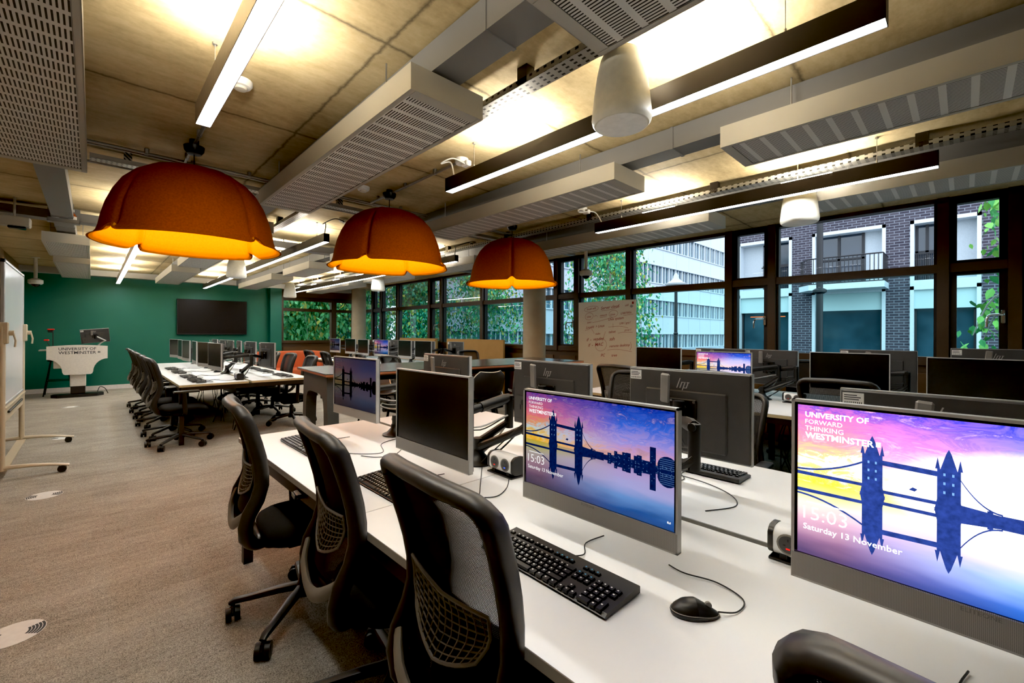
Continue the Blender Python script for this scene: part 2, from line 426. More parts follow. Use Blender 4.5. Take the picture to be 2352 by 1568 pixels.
# ------------------------------------------------------------------ room shell
def build_room():
    b = B(); b.bx((-1.15, -3.0, -.1), (WX + .15, GY + .15, 0.)); struct(b.build('floor', M['carpet'], smooth=0), 'grey-brown carpet tile floor')
    b = B(); b.bx((-1.15, -3.0, CEIL), (WX + .2, GY + .15, CEIL + .2)); struct(b.build('ceiling', M['soffit'], smooth=0), 'bare concrete ceiling')
    b = B(); b.bx((-1.15, GY, 0), (3.72, GY + .15, CEIL)); b.bx((3.72, GY - .22, 0), (4.02, GY + .15, CEIL))
    struct(b.build('wall_back', M['green_wall'], smooth=0), 'dark green painted end wall')
    b = B(); b.bx((-1.15, GY - .018, 0), (3.72, GY, .10)); struct(b.build('baseboard_back', M['skirting'], smooth=0))
    b = B(); b.bx((-1.30, -3.0, 0), (-1.15, GY + .15, CEIL))
    for i in range(8): b.bx((-1.15, -2.9 + i * 2.1, 0), (-1.13, -2.9 + i * 2.1 + 2.08, CEIL))
    struct(b.build('wall_left', M['timber'], smooth=0), 'timber panelled side wall')
    b = B(); b.bx((-1.15, -3.15, 0), (WX + .15, -3.0, CEIL)); struct(b.build('wall_front', plain('pale_wall_paint', (.5, .46, .38), .8), smooth=0))
    # low bronze wall under the long window run
    b = B(); b.bx((WX, -3., 0), (WX + .15, GY + .15, 1.06), 0)
    Ys = MULL
    for a, c in zip(Ys[:-1], Ys[1:]):
        if c - a > .7: b.bx((WX - .018, a + .09, .10), (WX, c - .09, .97), 1)
        else: b.bx((WX - .012, a + .06, .10), (WX, c - .06, .97), 1)
    b.bx((WX - .04, -3., 0), (WX, GY, .08), 0)
    struct(b.build('wall_right', [M['bronze'], M['spandrel']], smooth=0), 'low bronze panelled wall below the windows')
    # wall under and over the far window
    b = B(); b.bx((4.02, GY, 0), (WX + .15, GY + .15, 1.05), 0); b.bx((4.02, GY, 2.40), (WX + .15, GY + .15, CEIL), 0)
    b.bx((4.12, GY - .02, .12), (5.58, GY, .93), 1); b.bx((5.72, GY - .02, .12), (WX - .1, GY, .93), 1); b.bx((4.10, GY - .02, 2.46), (WX - .1, GY, 2.74), 1)
    struct(b.build('wall_far_window', [M['bronze'], M['spandrel']], smooth=0), 'bronze panels around the far window')
    # windows
    n = 0
    for a, c in zip(Ys[:-1], Ys[1:]):
        n += 1
        narrow = c - a < .7
        f = B(); x0, x1 = WX - .07, WX + .09
        f.bx((x0, a - .045, 1.06), (x1, a + .045, CEIL), 0)                       # mullion
        f.bx((x0 + .02, a + .045, 1.06), (x1, c - .045, 1.15), 0)                 # sill rail
        f.bx((x0 + .02, a + .045, 2.025), (x1, c - .045, 2.115), 0)               # transom
        f.bx((x0 + .02, a + .045, 2.755), (x1, c - .045, CEIL), 0)
        s = .055 if narrow else .025
        for z0, z1 in ((1.15, 2.025), (2.115, 2.755)):
            f.bx((x0 + .05, a + .045, z0), (x1 - .02, a + .045 + s, z1), 1); f.bx((x0 + .05, c - .045 - s, z0), (x1 - .02, c - .045, z1), 1)
            if narrow: f.bx((x0 + .05, a + .045 + s, z0), (x1 - .02, c - .045 - s, z0 + .03), 1); f.bx((x0 + .05, a + .045 + s, z1 - .03), (x1 - .02, c - .045 - s, z1), 1)
        o = struct(f.build('window_%d' % n, [M['bronze'], M['bronze_dark']], smooth=0))
        for z0, z1, mt in ((1.15, 2.025, 'glass_teal'), (2.115, 2.755, 'glass_clear')):
            g = B(); X = WX + .03; g.quad([(X, a + .03, z0 - .01), (X, c - .03, z0 - .01), (X, c - .03, z1 + .01), (X, a + .03, z1 + .01)]); g.build('glass_pane', M[mt], o, 0)
        if narrow:
            h = B(); yh = a + .075; h.box((WX - .075, yh, 1.56), (.02, .03, .13), 0, .006); h.sweep(bez([(WX - .08, yh, 1.58), (WX - .13, yh, 1.58), (WX - .14, yh + .03, 1.58), (WX - .14, yh + .1, 1.565), (WX - .14, yh + .11, 1.46)], 4), .011, 8)
            h.build('window_handle', M['chrome'], o)
    f = B(); f.bx((WX - .07, GY - .1, 1.06), (WX + .09, GY + .09, CEIL)); struct(f.build('trim_1', M['bronze'], smooth=0))
    # far window, two bays
    for k, (a, c) in enumerate(((4.02, 5.62), (5.62, WX - .07))):
        n += 1
        f = B(); y0, y1 = GY - .06, GY + .09
        f.bx((a, y0, 1.05), (a + (.10 if k == 0 else .08), y1, 2.40), 0); f.bx((c - .08, y0, 1.05), (c, y1, 2.40), 0)
        f.bx((a + .08, y0 + .02, 1.05), (c - .08, y1, 1.13), 0); f.bx((a + .08, y0 + .02, 2.02), (c - .08, y1, 2.11), 0); f.bx((a + .08, y0 + .02, 2.34), (c - .08, y1, 2.40), 0)
        o = struct(f.build('window_%d' % n, [M['bronze']], smooth=0))
        for z0, z1, mt in ((1.12, 2.03, 'glass_clear'), (2.10, 2.35, 'glass_clear')):
            g = B(); g.quad([(a + .05, GY + .03, z0), (c - .05, GY + .03, z0), (c - .05, GY + .03, z1), (a + .05, GY + .03, z1)]); g.build('glass_pane', M[mt], o, 0)
    # round concrete columns
    for k, (x, y) in enumerate(((5.62, 5.28), (5.66, 12.4))):
        b = B(); b.lathe([(.20, 0), (.20, CEIL - (.14 if k else 0))], 32, (x, y, 0))
        if k: b.box((x, y, CEIL - .07), (.75, .75, .14))
        struct(b.build('column_%d' % (k + 1), M['concrete_col']), 'round concrete column')

MULL = [-3.0, -2.0, -.32, .17, 1.75, 2.28, 3.85, 4.91, 5.41, 7.6, 9.2, 9.74, 11.4, 12.4, 12.95, 14.15]

# ------------------------------------------------------------------ ceiling services
def make_beam(x0, x1, y0, y1, label, group):
    w, L = x1 - x0, y1 - y0
    zb, zt = 2.50, 2.625
    t = thing('chilled_beam', label, 'ceiling beam', ((x0 + x1) / 2, (y0 + y1) / 2, zb), 0, group)
    gw = int((w - .05) / .015) * .015; gl = int((L - .08) / .105) * .105
    c = B()
    for s in (-1, 1):
        c.box((s * (w / 2 - .0015), 0, (zt - zb) / 2), (.003, L, zt - zb))
        c.box((0, s * (L / 2 - .0015), (zt - zb) / 2), (w - .006, .003, zt - zb))
        c.box((s * (gw / 2 + (w - gw) / 4), 0, .0015), ((w - gw) / 2 - .003, L - .006, .003))
        c.box((0, s * (gl / 2 + (L - gl) / 4), .0015), (gw, (L - gl) / 2 - .003, .003))
    c.box((0, 0, zt - zb - .002), (w - .006, L - .006, .003))
    c.build('casing', M['beam_grey'], t, 0)
    g = B(); g.quad([(-gw / 2, -gl / 2, .0025), (-gw / 2, gl / 2, .0025), (gw / 2, gl / 2, .0025), (gw / 2, -gl / 2, .0025)])
    g.build('slotted_grille', M['slots'], t, 0)
    r = B()
    for sy in (-.36, .36):
        for sx in (-.35, .35): r.cyl((sx * w, sy * L, zt - zb), (sx * w, sy * L, CEIL - zb), .004, None, 6)
    r.build('hanger_rod', M['galv'], t)
    return t

def build_ceiling():
    rows = [(-.46, -.03), (1.05, 1.48), (2.72, 3.15), (4.39, 4.83)]
    rn = ['above the left walkway', 'over the near desk row', 'between the middle light rows', 'nearest the windows']
    spans = [(-1.5, 1.03), (1.77, 4.32), (5.45, 7.02), (7.95, 9.4), (10.17, 13.06)]
    sn = ['first', 'second', 'third', 'fourth', 'last']
    show = {0: (1, 3, 4), 1: (0, 1, 2, 3, 4), 2: (0, 1, 2, 3, 4), 3: (0, 1, 2, 3, 4)}
    for i, (a, c) in enumerate(rows):
        for j in show[i]:
            make_beam(a, c, spans[j][0], spans[j][1], 'grey slotted ceiling beam %s, %s from the camera end' % (rn[i], sn[j]), 'grey slotted ceiling beams')
        xc = (a + c) / 2
        d = B(); d.bx((xc - .085, -1.5, 2.645), (xc + .085, 7.08, 2.79))
        for y in (1.4, 4.6, 6.9): d.bx((xc - .09, y - .01, 2.64), (xc + .09, y + .01, 2.792))
        tag(d.build('ventilation_duct', M['duct_grey'], smooth=0), 'flat grey duct above the beams %s, camera side of the trunking' % rn[i], 'duct', 'flat grey ceiling ducts')
        d = B(); d.bx((xc - .085, 7.36, 2.645), (xc + .085, 13.9, 2.79))
        for y in (7.6, 9.8, 13.4): d.bx((xc - .09, y - .01, 2.64), (xc + .09, y + .01, 2.792))
        tag(d.build('ventilation_duct', M['duct_grey'], smooth=0), 'flat grey duct above the beams %s, beyond the cross trunking' % rn[i], 'duct', 'flat grey ceiling ducts')
    # duct across the green wall and cross tray
    b = B(); b.bx((-1.14, 13.92, 2.66), (WX - .3, 14.16, CEIL - .005)); tag(b.build('wall_duct', M['beam_grey'], smooth=0), 'long pale duct along the top of the green wall', 'duct')
    b = B(); b.bx((-1.14, 7.12, 2.65), (WX - .1, 7.14, 2.745)); b.bx((-1.14, 7.12, 2.648), (WX - .1, 7.32, 2.652)); b.bx((-1.14, 7.30, 2.65), (WX - .1, 7.32, 2.745))
    for x in (-.9, .6, 2.1, 3.7, 5.3): b.cyl((x, 7.22, 2.65), (x, 7.22, CEIL), .006, None, 6)
    tag(b.build('cable_trunking', M['duct_grey'], smooth=0), 'grey cable trunking crossing the room behind the largest orange lamp', 'trunking')
    # perforated trays
    for x, y0, y1, lb in ((1.69, -1.5, 13.5, 'perforated steel cable tray running beside the slotted beam over the near desks'), (4.23, -1.5, 13.5, 'perforated steel cable tray above the light row by the windows')):
        b = B(); b.bx((x - .05, y0, 2.70), (x + .05, y1, 2.702)); b.bx((x - .05, y0, 2.70), (x - .048, y1, 2.735)); b.bx((x + .048, y0, 2.70), (x + .05, y1, 2.735))
        t = thing('cable_tray', lb, 'cable tray', (0, 0, 0), 0, 'perforated cable trays')
        b.build('tray', M['tray'], t, 0)
        y = y0 + .3
        while y < y1: k = B(); k.box((x - .02, y, 2.752), (.06, .07, .095)); y += 1.42; k.build('tray_bracket', M['lamp_black'], t, 0)
    b = B(); b.bx((-.02, 4.60, 2.70), (5.9, 4.70, 2.702)); b.bx((-.02, 4.60, 2.70), (5.9, 4.602, 2.735)); b.bx((-.02, 4.698, 2.70), (5.9, 4.70, 2.735))
    for x in (.2, 1.9, 3.5, 5.2): b.box((x, 4.65, 2.767), (.05, .06, .066))
    t = thing('cable_tray', 'dark perforated cable tray crossing the ceiling just past the orange lamps', 'cable tray', (0, 0, 0), 0, 'perforated cable trays'); o = b.build('tray', M['tray'], t, 0)
    # conduits
    def pipe(nm, lb, pts, r=.011, group='steel conduits', saddles=()):
        p = B(); p.sweep(pts, r, 8)
        for q in saddles: p.box(q, (.03, .035, .05), 0, .006)
        t = thing('conduit_pipe', lb, 'conduit', (0, 0, 0), 0, group); p.build('pipe', M['galv'], t); return t
    pipe('a', 'upper steel conduit crossing the ceiling behind the orange lamps', [(-1.1, 4.42, 2.765), (5.9, 4.42, 2.765)], saddles=[(x, 4.42, 2.778) for x in (.3, 1.0, 1.7, 2.5, 3.3, 4.2, 5.1)])
    pipe('b', 'second steel conduit beside the upper one behind the orange lamps', [(-1.1, 4.47, 2.765), (5.9, 4.47, 2.765)], saddles=[(x, 4.47, 2.778) for x in (.6, 2.2, 3.9)])
    pipe('c', 'thin dark conduit further from the camera than the cross tray', [(-1.1, 4.95, 2.765), (5.9, 4.95, 2.765)])
    pipe('d', 'steel conduit running from round ceiling box to the nearest orange lamp', [(.54, 2.9, 2.765), (.54, 4.42, 2.765)], .012, saddles=[(.54, y, 2.778) for y in (3.1, 3.75, 4.3)])
    pipe('e', 'steel conduit running to the fixing of the middle orange lamp', [(2.14, 2.9, 2.765), (2.14, 4.42, 2.765)], .012, saddles=[(2.14, y, 2.778) for y in (3.2, 3.7, 4.25)])
    # linear lights
    lights = [(.43, .2, 2.88, 'white-lit linear light at top left, nearest the left walkway'), (2.05, .2, 2.87, 'dark linear light with white strip above the near desks'), (4.06, .13, 2.87, 'dark linear light with white strip near the right windows'),
              (.43, 5.5, 13.8, 'long linear light pointing at the green wall left of the screen'), (2.09, 5.5, 13.7, 'long linear light between the largest and middle orange lamps'), (4.12, 5.55, 13.6, 'long far linear light ending beside the middle orange lamp')]
    for x, y0, y1, lb in lights:
        t = thing('linear_light', lb, 'ceiling light', (x, (y0 + y1) / 2, 2.50), 0, 'suspended linear lights')
        L = y1 - y0; h = .105; w = .07
        c = B()
        for s in (-1, 1): c.box((s * (w / 2 - .0015), 0, h / 2), (.003, L, h))
        c.box((0, 0, h - .002), (w - .006, L, .004)); c.box((0, -L / 2 + .0015, h / 2), (w - .006, .003, h)); c.box((0, L / 2 - .0015, h / 2), (w - .006, .003, h))
        c.build('housing', M['lamp_black'] if x > 1 else plain('lit_light_housing', (.30, .27, .25), .4, .4), t, 0)  # left row: light falling on the dark housing is put into a paler colour
        d = B(); d.box((0, 0, .012), (w - .006, L - .006, .018)); d.build('diffuser', M['diffuser'], t, 0)
        u = B()
        k = 1 if L < 4 else 3
        for q in range(k):
            yc = -L / 2 + L * (q + .5) / k
            for s in (-.62, .62): u.box((0, yc + s, h + .003), (.05, .34, .006))
        u.build('uplight', M['uplight'], t, 0)
        for q in range(2 * k):
            yq = -L / 2 + .32 + (L - .64) * q / (2 * k - 1)
            ww = B(); ww.cyl((0, yq, h), (0, yq, CEIL - 2.50), .0018, None, 5); ww.cyl((0, yq, h), (0, yq, h + .03), .006, None, 8); ww.cyl((0, yq, CEIL - 2.512), (0, yq, CEIL - 2.50), .012, None, 8)
            ww.build('suspension_wire', M['galv'], t)
    # pendant speakers
    sp = None
    prof = [(.07, .335), (.085, .33), (.10, .30), (.118, .22), (.132, .12), (.140, .04), (.142, .018), (.138, .0), (.128, -.012)]
    places = [(1.835, 1.155, 2.395, 'largest cream pendant speaker, in front of the near linear light'), (4.30, .98, 2.33, 'cream pendant speaker hanging by the brick building window'),
              (1.66, 8.1, 2.26, 'cream pendant speaker just right of the largest orange lamp, far off'), (3.4, 11.2, 2.22, 'small cream pendant speaker beside the far corner window'), (4.34, 8.6, 2.27, 'cream pendant speaker below the middle orange lamp at right')]
    for x, y, z, lb in places:
        t = thing('pendant_speaker', lb, 'speaker', (x, y, z), 0, 'cream pendant speakers')
        s = B(); s.lathe(prof, 32); s.build('speaker_body', M['cream_plastic'], t)
        g = B(); g.lathe([(.118, -.014), (.121, -.013), (.121, -.0115)], 28); g.build('speaker_grille', M['white_plastic'], t)
        r = B(); r.cyl((-.06, 0, .33), (-.06, 0, CEIL - z), .005, None, 6); r.cyl((.06, 0, .33), (.06, 0, CEIL - z), .0025, None, 6)
        r.build('hanging_cord', M['galv'], t)
    # smoke heads and connection boxes
    for x, y, lb in ((.60, 2.85, 'round white ceiling box beside the top-left linear light'), (1.9, 4.08, 'flat white smoke detector under the end of the slotted beam')):
        t = thing('smoke_detector', lb, 'detector', (x, y, CEIL), 0, 'white ceiling detectors')
        s = B(); s.lathe([(.06, 0), (.06, -.02), (.05, -.035), (.02, -.04)], 20); s.build('housing', M['white_plastic'], t)
        s = B(); s.lathe([(.035, -.038), (.03, -.05), (.012, -.052)], 16); s.build('sensor', M['cream_plastic'], t)
    for x, y, lx, ly, lb, m in ((2.17, 2.86, 2.05, 2.80, 'white ceiling socket with flex beside the near linear light', 'white_plastic'), (2.25, 5.38, 2.09, 5.56, 'pale ceiling socket with looped dark flex by the middle lamp', 'cream_plastic'), (4.0, 3.02, 4.06, 2.80, 'white ceiling socket with flex by the window side light', 'white_plastic'), (4.28, 5.35, 4.12, 5.6, 'ceiling socket with dark flex right of the middle orange lamp', 'cream_plastic')):
        t = thing('ceiling_socket', lb, 'socket', (x, y, CEIL), 0, 'ceiling lighting sockets')
        s = B(); s.lathe([(.055, 0), (.055, -.035), (.045, -.045)], 18); s.box((.01, -.05, -.05), (.05, .08, .045), 0, .008); s.build('socket_body', M[m], t)
        dx, dy = lx - x, ly - y
        c = B(); c.sweep(bez([(0, -.06, -.06), (dx * .2 - .08, -.02, -.03), (dx * .4 - .12, dy * .5 + .08, -.07), (dx * .9, dy * .8 + .05, -.06), (dx, dy, CEIL - 2.8 - .19)], 8), .006, 6); c.build('flex', M['cable_black' if m == 'cream_plastic' else 'white_plastic'], t)
    # track spotlight, cameras, emergency light
    t = thing('spotlight', 'small white spotlight on a short conduit above the green wall', 'spotlight', (1.62, 10.4, CEIL))
    s = B(); s.sweep([(.0, -.6, -.03), (0, 0, -.03), (0, 0, -.06)], .011, 8); s.build('arm', M['galv'], t)
    s = B(); s.lathe([(.03, -.06), (.045, -.07), (.045, -.15), (.03, -.16)], 16); s.build('lamp_head', M['white_plastic'], t)
    for x, y, zb, lb in ((-.79, 12.4, 2.25, 'white dome camera on a pole near the far left whiteboard'), (6.0, 4.45, 2.32, 'white dome camera on a pole in front of the windows')):
        t = thing('dome_camera', lb, 'camera', (x, y, zb), 0, 'pole mounted dome cameras')
        s = B(); s.cyl((0, 0, .1), (0, 0, CEIL - zb), .028, None, 14); s.lathe([(.06, CEIL - zb - .015), (.06, CEIL - zb)], 16); s.build('pole', M['cream_plastic'], t)
        s = B(); s.lathe([(.05, .14), (.105, .11), (.105, .05), (.085, .03)], 22); s.build('housing', M['cream_plastic'], t)
        s = B(); s.lathe([(.065, .035), (.055, .005), (.03, -.015), (.01, -.02)], 18); s.build('lens_dome', M['black_gloss'], t)
    t = thing('emergency_light', 'grey emergency light box hanging below the trunking at far left', 'light', (-.60, 7.0, 2.47))
    s = B(); s.box((0, 0, .07), (.24, .13, .1), 0, .012); s.cyl((0, .0, .1), (0, 0, CEIL - 2.47), .01, None, 8); s.build('case', M['beam_grey'], t)
    s = B(); s.box((.02, -.01, .008), (.13, .09, .03), 0, .008); s.build('lens', M['black_gloss'], t)
    t = thing('bracket_shelf', 'small steel shelf fixed to the cable trunking, holding two bottles', 'shelf', (-.235, 7.05, 2.60))
    s = B(); s.box((0, 0, 0), (.26, .11, .006)); s.box((0, -.053, .02), (.26, .004, .04)); s.box((-.128, 0, .02), (.004, .11, .04)); s.box((.128, 0, .02), (.004, .11, .04)); s.box((0, .055, .09), (.26, .004, .18)); s.build('shelf_tray', M['duct_grey'], t, 0)
    for dx, lb in ((-.065, 'left brown bottle with white cap on the ceiling shelf'), (.065, 'right brown bottle with white cap on the ceiling shelf')):
        t = thing('bottle', lb, 'bottle', (-.235 + dx, 7.04, 2.603), 0, 'bottles on the ceiling shelf')
        s = B(); s.lathe([(.036, 0), (.038, .005), (.038, .085), (.02, .115), (.014, .12), (.014, .135)], 18); s.build('bottle_body', M['brown_glass'], t)
        s = B(); s.lathe([(.0385, .02), (.0385, .075)], 18); s.build('bottle_label', M['sticker'], t)
        s = B(); s.lathe([(.018, .13), (.018, .155), (.015, .158)], 14); s.build('cap', M['white_plastic'], t)

def build_pendants():
    prof = [(.015, .575), (.10, .572), (.19, .555), (.27, .525), (.345, .475), (.405, .41), (.45, .33), (.485, .24), (.508, .15), (.520, .08), (.532, .04), (.552, .012), (.575, .0)]
    lam = [(.54, 3.97, 2.005, 'largest orange felt dome lamp, nearest the left walkway'), (2.13, 3.99, 2.02, 'middle orange felt dome lamp of the three'), (3.80, 3.96, 1.985, 'smallest-looking orange felt dome lamp, in front of the concrete column')]
    for x, y, z, lb in lam:
        t = thing('pendant_lamp', lb, 'pendant lamp', (x, y, z), R(-12 if x < 1 else (-5 if x < 3 else 1)), 'orange felt pendant lamps')
        for q in range(4):
            a0 = R(-135 + 90 * q)
            def P(u, v, off):
                i = v * (len(prof) - 1); k = min(int(i), len(prof) - 2); f = i - k
                r = prof[k][0] * (1 - f) + prof[k + 1][0] * f; zz = prof[k][1] * (1 - f) + prof[k + 1][1] * f
                d = min(u, 1 - u) * R(90)            # angle from the seam
                pinch = math.exp(-(d / .035) ** 2)
                r2 = r * (1 - .055 * pinch * min(1, r / .25)) - off
                lift = .055 * math.exp(-(d / .055) ** 2) * max(0, (v - .72) / .28) ** 1.5
                a = a0 + u * R(90)
                return (max(r2, .004) * math.cos(a), max(r2, .004) * math.sin(a), zz + lift - (off * .8 if r < .3 else 0))
            nu, nv = 36, 36
            us = [.5 - .5 * math.cos(PI * i / nu) for i in range(nu + 1)]
            b = B()
            fo = lambda u, v: P(us[round(u * nu)], v, 0.)
            fi = lambda u, v: P(us[round(u * nu)], v, .012)
            b.grid(fo, nu, nv, 0); b.grid(fi, nu, nv, 1)
            vs = [fo(i / nu, 1) for i in range(nu + 1)] + [fi(i / nu, 1) for i in range(nu + 1)]
            b.add(vs, [(i, i + 1, nu + 2 + i, nu + 1 + i) for i in range(nu)], 0)
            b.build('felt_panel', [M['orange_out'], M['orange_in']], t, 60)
            s = B()                                          # raised stitched edge along the seam
            s.sweep([tuple(Vector(P(0, v / 20, 0.)) * 1.004) for v in range(1, 19)], [(.005, .008)] * 18, 6); s.build('seam', M['orange_out'], t)
        c = B(); c.cyl((0, 0, .56), (0, 0, .74), .004, None, 6); c.build('cord', M['cable_black'], t)
        c = B(); c.lathe([(.012, .685), (.045, .69), (.062, .715), (.066, .745), (.03, .76), (.03, CEIL - z)], 18); c.build('ceiling_rose', M['dark'], t)
        c = B(); c.cyl((0, 0, .40), (0, 0, .565), .022, None, 12); c.build('lamp_holder', M['dark'], t)
        c = B(); c.lathe([(.005, .235), (.035, .25), (.05, .285), (.045, .33), (.02, .385), (.018, .40)], 18); c.build('bulb', M['bulb'], t)
        l = bpy.data.lights.new('warm_bulb_light', 'POINT'); l.energy = 3.6; l.color = (1., .78, .42); l.shadow_soft_size = .06
        lo = bpy.data.objects.new('warm_bulb_light', l); COL.objects.link(lo); lo.parent = t; lo.location = (0, 0, .17)
# ------------------------------------------------------------------ task chair (faces local +Y)
def yprof(z):
    pts = [(.40, -.19), (.44, -.245), (.50, -.282), (.56, -.288), (.62, -.270), (.70, -.240), (.76, -.236), (.84, -.250), (.92, -.272), (1.0, -.300), (1.06, -.325)]
    if z <= pts[0][0]: return pts[0][1]
    for (a, p), (c, q) in zip(pts[:-1], pts[1:]):
        if z <= c: return p + (q - p) * (z - a) / (c - a)
    return pts[-1][1]
def wprof(z):
    pts = [(.40, .03), (.415, .085), (.45, .15), (.50, .185), (.56, .203), (.64, .205), (.72, .203), (.80, .204), (.90, .213), (1.0, .220), (1.03, .216)]
    if z <= pts[0][0]: return pts[0][1]
    for (a, p), (c, q) in zip(pts[:-1], pts[1:]):
        if z <= c: return p + (q - p) * (z - a) / (c - a)
    return pts[-1][1]

def make_chair():
    t = thing('office_chair', 'x', 'chair', (0, 0, 0), 0, 'black task chairs with mesh backs')
    # outer frame loop
    half = [(0, .402)] + [(wprof(z), z) for z in (.41, .43, .46, .50, .55, .60, .66, .72, .78, .84, .90, .96, 1.0, 1.02)]
    ctop = [(.220 - .055 * (1 - math.cos(R(a))), 1.005 + .05 * math.sin(R(a))) for a in (20, 45, 70, 90)]
    right = half + ctop + [(.09, 1.059)]
    loop = right + [(0, 1.062)] + [(-x, z) for x, z in reversed(right[1:])]
    path = []; rad = []
    for x, z in loop:
        path.append((x, yprof(z) + .02 * (abs(x) / .2) ** 2 * (1 if z > .6 else .5), z))
        k = min(1, max(0, (z - .45) / .2)); top = max(0, (z - 1.0) / .06)
        rad.append((.019 + .004 * (1 - k), .030 - .004 * top))
    b = B(); b.sweep(path, rad, 10, 0, closed=True, up=(0, 1, 0)); b.build('back_frame', M['frame_black'], t, 50)
    # woven panel
    def S(u, v):
        z = .575 + v * (1.052 - .575); w = wprof(min(z, 1.0)) * (1 - max(0, (z - 1.015) / .037) * .28)
        x = (u * 2 - 1) * w * .97
        return (x, yprof(z) + .02 * (x / .2) ** 2 - .016 * (1 - (x / w) ** 2) * (1 if z < 1.03 else .4) + .012, z)
    b = B(); b.grid(S, 10, 16); b.build('mesh_back', M['weave'], t, 60)
    # lumbar lattice behind the weave
    b = B()
    def L(u, v):
        z = .64 + .14 * v + .03 * abs(u * 2 - 1) ** 2 * (1 - v) + .02 * abs(u * 2 - 1)
        x = (u * 2 - 1) * (.165 if v > .5 else .13 + .07 * v)
        return (x, yprof(z) - .022 + .02 * (x / .2) ** 2, z)
    for i in range(13): b.sweep([L(min(1, max(0, i / 12 + .05 * math.sin(v / 5 * PI))), v / 5) for v in range(6)], .0022, 4)
    for j in range(9): b.sweep([L(u / 10, j / 8) for u in range(11)], .0022, 4)
    b.sweep([L(u / 10, 0) for u in range(11)] + [L(1, v / 5) for v in range(1, 6)] + [L(1 - u / 10, 1) for u in range(1, 11)] + [L(0, 1 - v / 5) for v in range(1, 5)], .0045, 6, closed=True)
    b.build('lumbar_support', M['grey_plastic'], t)
    # pale lower cross band and the V below it
    p = []
    for i in range(13):
        u = i / 12 * 2 - 1; z = .515 + .085 * abs(u) ** 1.8; p.append((u * .192, yprof(z) - .030 * (1 - abs(u) ** 2), z))
    b = B(); b.sweep(p, [(.027 - .008 * abs(i / 6 - 1), .012) for i in range(13)], 10, 0, up=(0, -1, 0))
    b.build('back_band', M['grey_plastic'], t, 50)
    # spine to the mechanism
    b = B(); b.sweep(bez([(0, -.19, .40), (0, -.16, .375), (0, -.06, .375), (0, .04, .385)], 5), [(.05, .016)] * 16, 8, up=(0, 0, 1))
    b.box((0, .02, .385), (.17, .24, .06), 0, .015); b.box((.13, .06, .39), (.12, .02, .012), 0, .004); b.build('tilt_mechanism', M['dark'], t)
    # seat cushion
    def SE(u, v):
        a = u * 2 * PI; ca, sa = math.cos(a), math.sin(a)
        ex = .245 * math.copysign(abs(ca) ** .45, ca); ey = .235 * math.copysign(abs(sa) ** .5, sa)
        prof = [(0, .50), (.5, .497), (.85, .487), (.97, .468), (1, .45), (.97, .432), (.85, .422), (0, .42)]
        k = v * 7; i = min(int(k), 6); f = k - i
        r = prof[i][0] * (1 - f) + prof[i + 1][0] * f; z = prof[i][1] * (1 - f) + prof[i + 1][1] * f
        return (ex * r, .03 + ey * r, z - (.02 * max(0, (ey * r) / .235) ** 3))
    b = B(); b.grid(SE, 36, 14); b.build('seat', M['fabric'], t, 60)
    for s in (-1, 1):
        b = B(); b.sweep(bez([(s * .20, .0, .40), (s * .27, .0, .41), (s * .285, .0, .47), (s * .285, -.01, .66)], 5), [(.012, .025)] * 16, 8, up=(0, 1, 0))
        o = b.build('armrest', M['dark'], t)
        b = B(); b.box((s * .275, .02, .672), (.075, .25, .026), 0, .012, seg=2); b.box((s * .275, -.107, .672), (.06, .006, .02), 1, .003); b.build('arm_pad', [M['dark'], M['mid_silver']], o)
    b = B(); b.cyl((0, 0, .10), (0, 0, .27), .030, .028, 16); b.cyl((0, 0, .27), (0, 0, .37), .016, None, 12); b.lathe([(.045, .085), (.05, .10), (.045, .135), (.03, .15)], 18); b.build('gas_column', M['dark'], t)
    for i in range(5):
        a = R(90 + 72 * i + 13); X = RZ(a)
        b = B(); b.sweep([(.03, 0, .125), (.12, 0, .117), (.24, 0, .098), (.315, 0, .088), (.335, 0, .078)], [(.027, .020), (.025, .019), (.021, .016), (.019, .014), (.015, .010)], 8, 0, X, up=(0, 0, 1))
        b.cyl((.322, 0, .055), (.322, 0, .084), .010, None, 8, 0, X); leg = b.build('base_leg', M['frame_black'], t)
        w = R(random.choice((20, 70, -40, 110, 150)))
        X2 = X @ TR(.322, 0, .0345) @ RZ(w)
        b = B()
        for q in (-1, 1): b.cyl((.012, q * .006, 0), (.012, q * .029, 0), .0345, None, 16, 0, X2); b.cyl((.012, q * .029, 0), (.012, q * .0305, 0), .024, .019, 12, 0, X2)
        b.cyl((.012, -.007, 0), (.012, .007, 0), .014, None, 8, 0, X2); b.sweep([(0, 0, .022), (.008, 0, .040), (.030, 0, .036), (.044, 0, .014)], [(.008, .004)] * 4, 6, 0, X2, up=(0, 0, 1))
        b.build('caster', M['dark'], leg)
    return t

